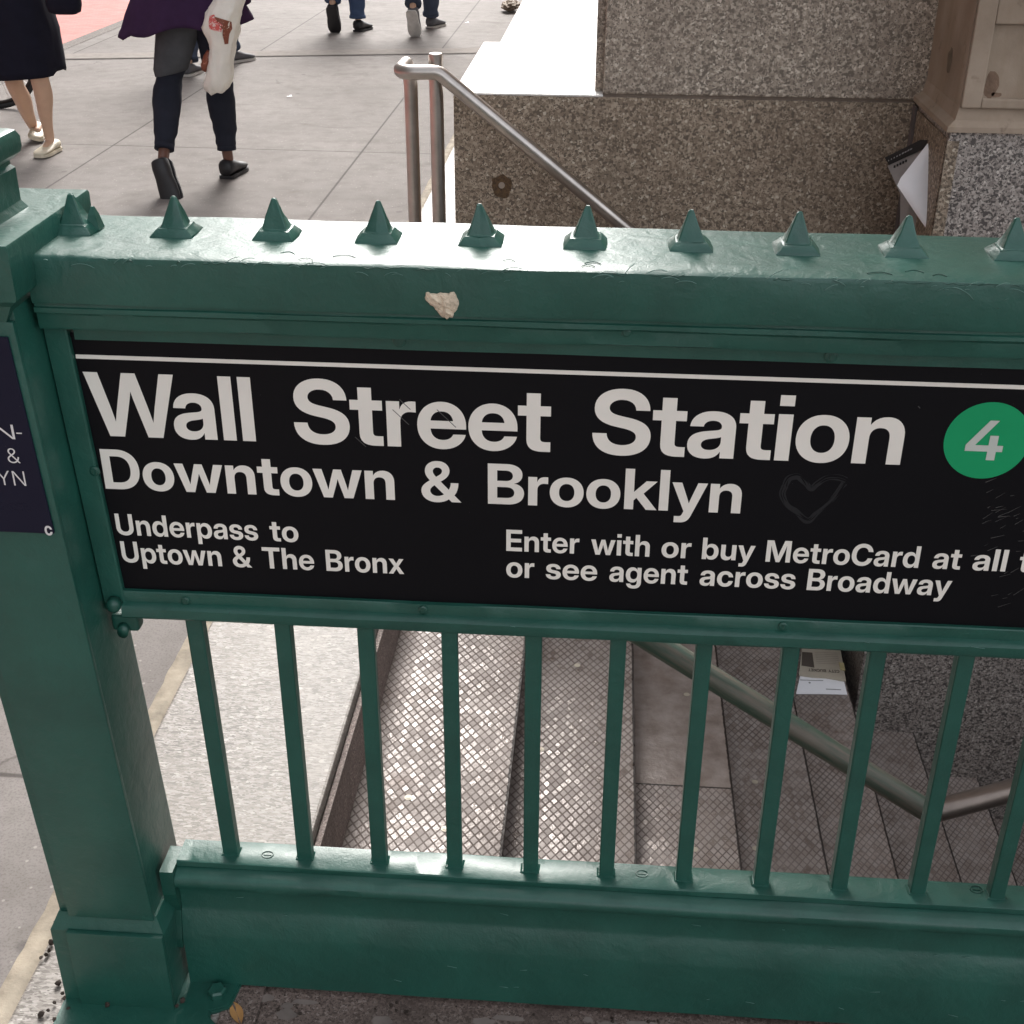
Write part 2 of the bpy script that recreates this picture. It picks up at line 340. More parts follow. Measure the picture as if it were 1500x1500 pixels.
# ------------------------------------------------------------------ helpers: objects
COL = SC.collection
ORG = {}                                   # world origin of every object (none is rotated)
def tag(o, label=None, cat=None, group=None, kind=None):
    if label: o['label'] = label
    if cat: o['category'] = cat
    if group: o['group'] = group
    if kind: o['kind'] = kind
    return o
def thing(name, loc, label, cat, group=None):
    o = bpy.data.objects.new(name, None); o.empty_display_size = .1; COL.objects.link(o)
    o.location = loc; ORG[o] = Vector(loc)
    return tag(o, label, cat, group)
def obj(name, me, mat, parent=None, smooth=False, origin=None):
    """me: bmesh or mesh in world coordinates; linked with its origin at `origin` (or its parent's)"""
    if isinstance(me, bmesh.types.BMesh):
        bm = me; me = bpy.data.meshes.new(name); bm.to_mesh(me); bm.free()
    po = ORG[parent] if parent else Vector()
    og = Vector(origin) if origin is not None else po
    me.transform(Matrix.Translation(-og))
    o = bpy.data.objects.new(name, me); COL.objects.link(o)
    o.location = og - po; ORG[o] = og
    if parent: o.parent = parent
    for m in (mat if isinstance(mat, (list, tuple)) else [mat]): me.materials.append(m)
    if smooth:
        for p in me.polygons: p.use_smooth = True
    me.update()
    return o
def shade_auto(o, ang=40):
    me = o.data
    for p in me.polygons: p.use_smooth = True
    bm = bmesh.new(); bm.from_mesh(me)
    for e in bm.edges:
        if len(e.link_faces) == 2 and e.calc_face_angle(0) > R(ang): e.smooth = False
    bm.to_mesh(me); bm.free(); return o
def repeat(o, d):
    c = o.copy(); COL.objects.link(c); c.parent = o.parent; c.location = o.location + Vector(d); ORG[c] = ORG[o] + Vector(d)
    return c
def box(bm, x0, x1, y0, y1, z0, z1, bev=0.0, seg=2):
    vs = [bm.verts.new((x, y, z)) for z in (z0, z1) for y in (y0, y1) for x in (x0, x1)]
    fs = [(0, 2, 3, 1), (4, 5, 7, 6), (0, 1, 5, 4), (2, 6, 7, 3), (0, 4, 6, 2), (1, 3, 7, 5)]
    F = [bm.faces.new([vs[i] for i in f]) for f in fs]
    if bev:
        E = list({e for f in F for e in f.edges})
        bmesh.ops.bevel(bm, geom=E, offset=bev, segments=seg, profile=.6, affect='EDGES')
    return vs
def nb(): return bmesh.new()
def boxo(name, b, mat, parent=None, bev=0.003):
    bm = nb(); box(bm, *b, bev=bev); return shade_auto(obj(name, bm, mat, parent))
def prism_x(bm, prof, x0, x1, n=1, wob=0.0):
    """profile of (y,z) points swept along x; a little wobble makes old cast metal"""
    rows = []
    for i in range(n + 1):
        x = x0 + (x1 - x0) * i / n
        row = []
        for k, (y, z) in enumerate(prof):
            dy = wob * (noise.noise((x * 7, k * 3.1, 0)) if wob else 0); dz = wob * (noise.noise((x * 7, k * 3.1, 9)) if wob else 0)
            row.append(bm.verts.new((x, y + dy, z + dz)))
        rows.append(row)
    m = len(prof)
    for a, b in zip(rows, rows[1:]):
        for k in range(m): bm.faces.new((a[k], a[(k + 1) % m], b[(k + 1) % m], b[k]))
    bm.faces.new(rows[0][::-1]); bm.faces.new(rows[-1])
    bmesh.ops.recalc_face_normals(bm, faces=bm.faces[:])
def catmull(pts, n=8):
    P = [Vector(p) for p in pts]; out = []
    for i in range(len(P) - 1):
        a, b, c, d = P[max(i - 1, 0)], P[i], P[i + 1], P[min(i + 2, len(P) - 1)]
        for k in range(n):
            t = k / n
            out.append(.5 * ((2 * b) + (c - a) * t + (2 * a - 5 * b + 4 * c - d) * t * t + (3 * b - a - 3 * c + d) * t ** 3))
    out.append(P[-1]); return out
def tube(bm, pts, rad, seg=16, cap=True):
    """swept circle; rad number or list per point"""
    P = [Vector(p) for p in pts]; rows = []; ref = None
    for i, p in enumerate(P):
        t = (P[min(i + 1, len(P) - 1)] - P[max(i - 1, 0)]).normalized()
        if ref is None: ref = t.orthogonal().normalized()
        ref = (ref - t * ref.dot(t)).normalized(); b = t.cross(ref)
        r = rad[i] if isinstance(rad, (list, tuple)) else rad
        rows.append([bm.verts.new(p + (ref * math.cos(a) + b * math.sin(a)) * r) for a in [2 * math.pi * k / seg for k in range(seg)]])
    for a, b in zip(rows, rows[1:]):
        for k in range(seg): bm.faces.new((a[k], a[(k + 1) % seg], b[(k + 1) % seg], b[k]))
    if cap: bm.faces.new(rows[0][::-1]); bm.faces.new(rows[-1])
    return rows
def fillet(pts, r, n=8):
    """polyline with its corners rounded to radius r"""
    P = [Vector(p) for p in pts]; out = [P[0]]
    for a, b, c in zip(P, P[1:], P[2:]):
        u, v = (a - b).normalized(), (c - b).normalized(); ang = u.angle(v)
        d = min(r / math.tan(ang / 2), (a - b).length * .49, (c - b).length * .49); s, e = b + u * d, b + v * d
        for k in range(n + 1):
            t = k / n; out.append((1 - t) ** 2 * s + 2 * t * (1 - t) * b + t * t * e)
    out.append(P[-1]); return out
def loft(bm, secs, cap=True, seg=None):
    """secs: lists of points of equal count"""
    rows = [[bm.verts.new(p) for p in s] for s in secs]; n = len(rows[0])
    for a, b in zip(rows, rows[1:]):
        for k in range(n): bm.faces.new((a[k], a[(k + 1) % n], b[(k + 1) % n], b[k]))
    if cap: bm.faces.new(rows[0][::-1]); bm.faces.new(rows[-1])
    return rows
def ell(c, r1, r2, e1=Vector((1, 0, 0)), e2=Vector((0, 1, 0)), n=20, p=2.0, wob=0, ph=0, nw=5):
    out = []
    for k in range(n):
        a = 2 * math.pi * k / n; ca, sa = math.cos(a), math.sin(a)
        f = (abs(ca) ** p + abs(sa) ** p) ** (-1 / p) * (1 + wob * math.sin(nw * a + ph))
        out.append(Vector(c) + e1 * (r1 * ca * f) + e2 * (r2 * sa * f))
    return out
def done(bm, dist=1e-5):
    bmesh.ops.recalc_face_normals(bm, faces=bm.faces[:]); return bm

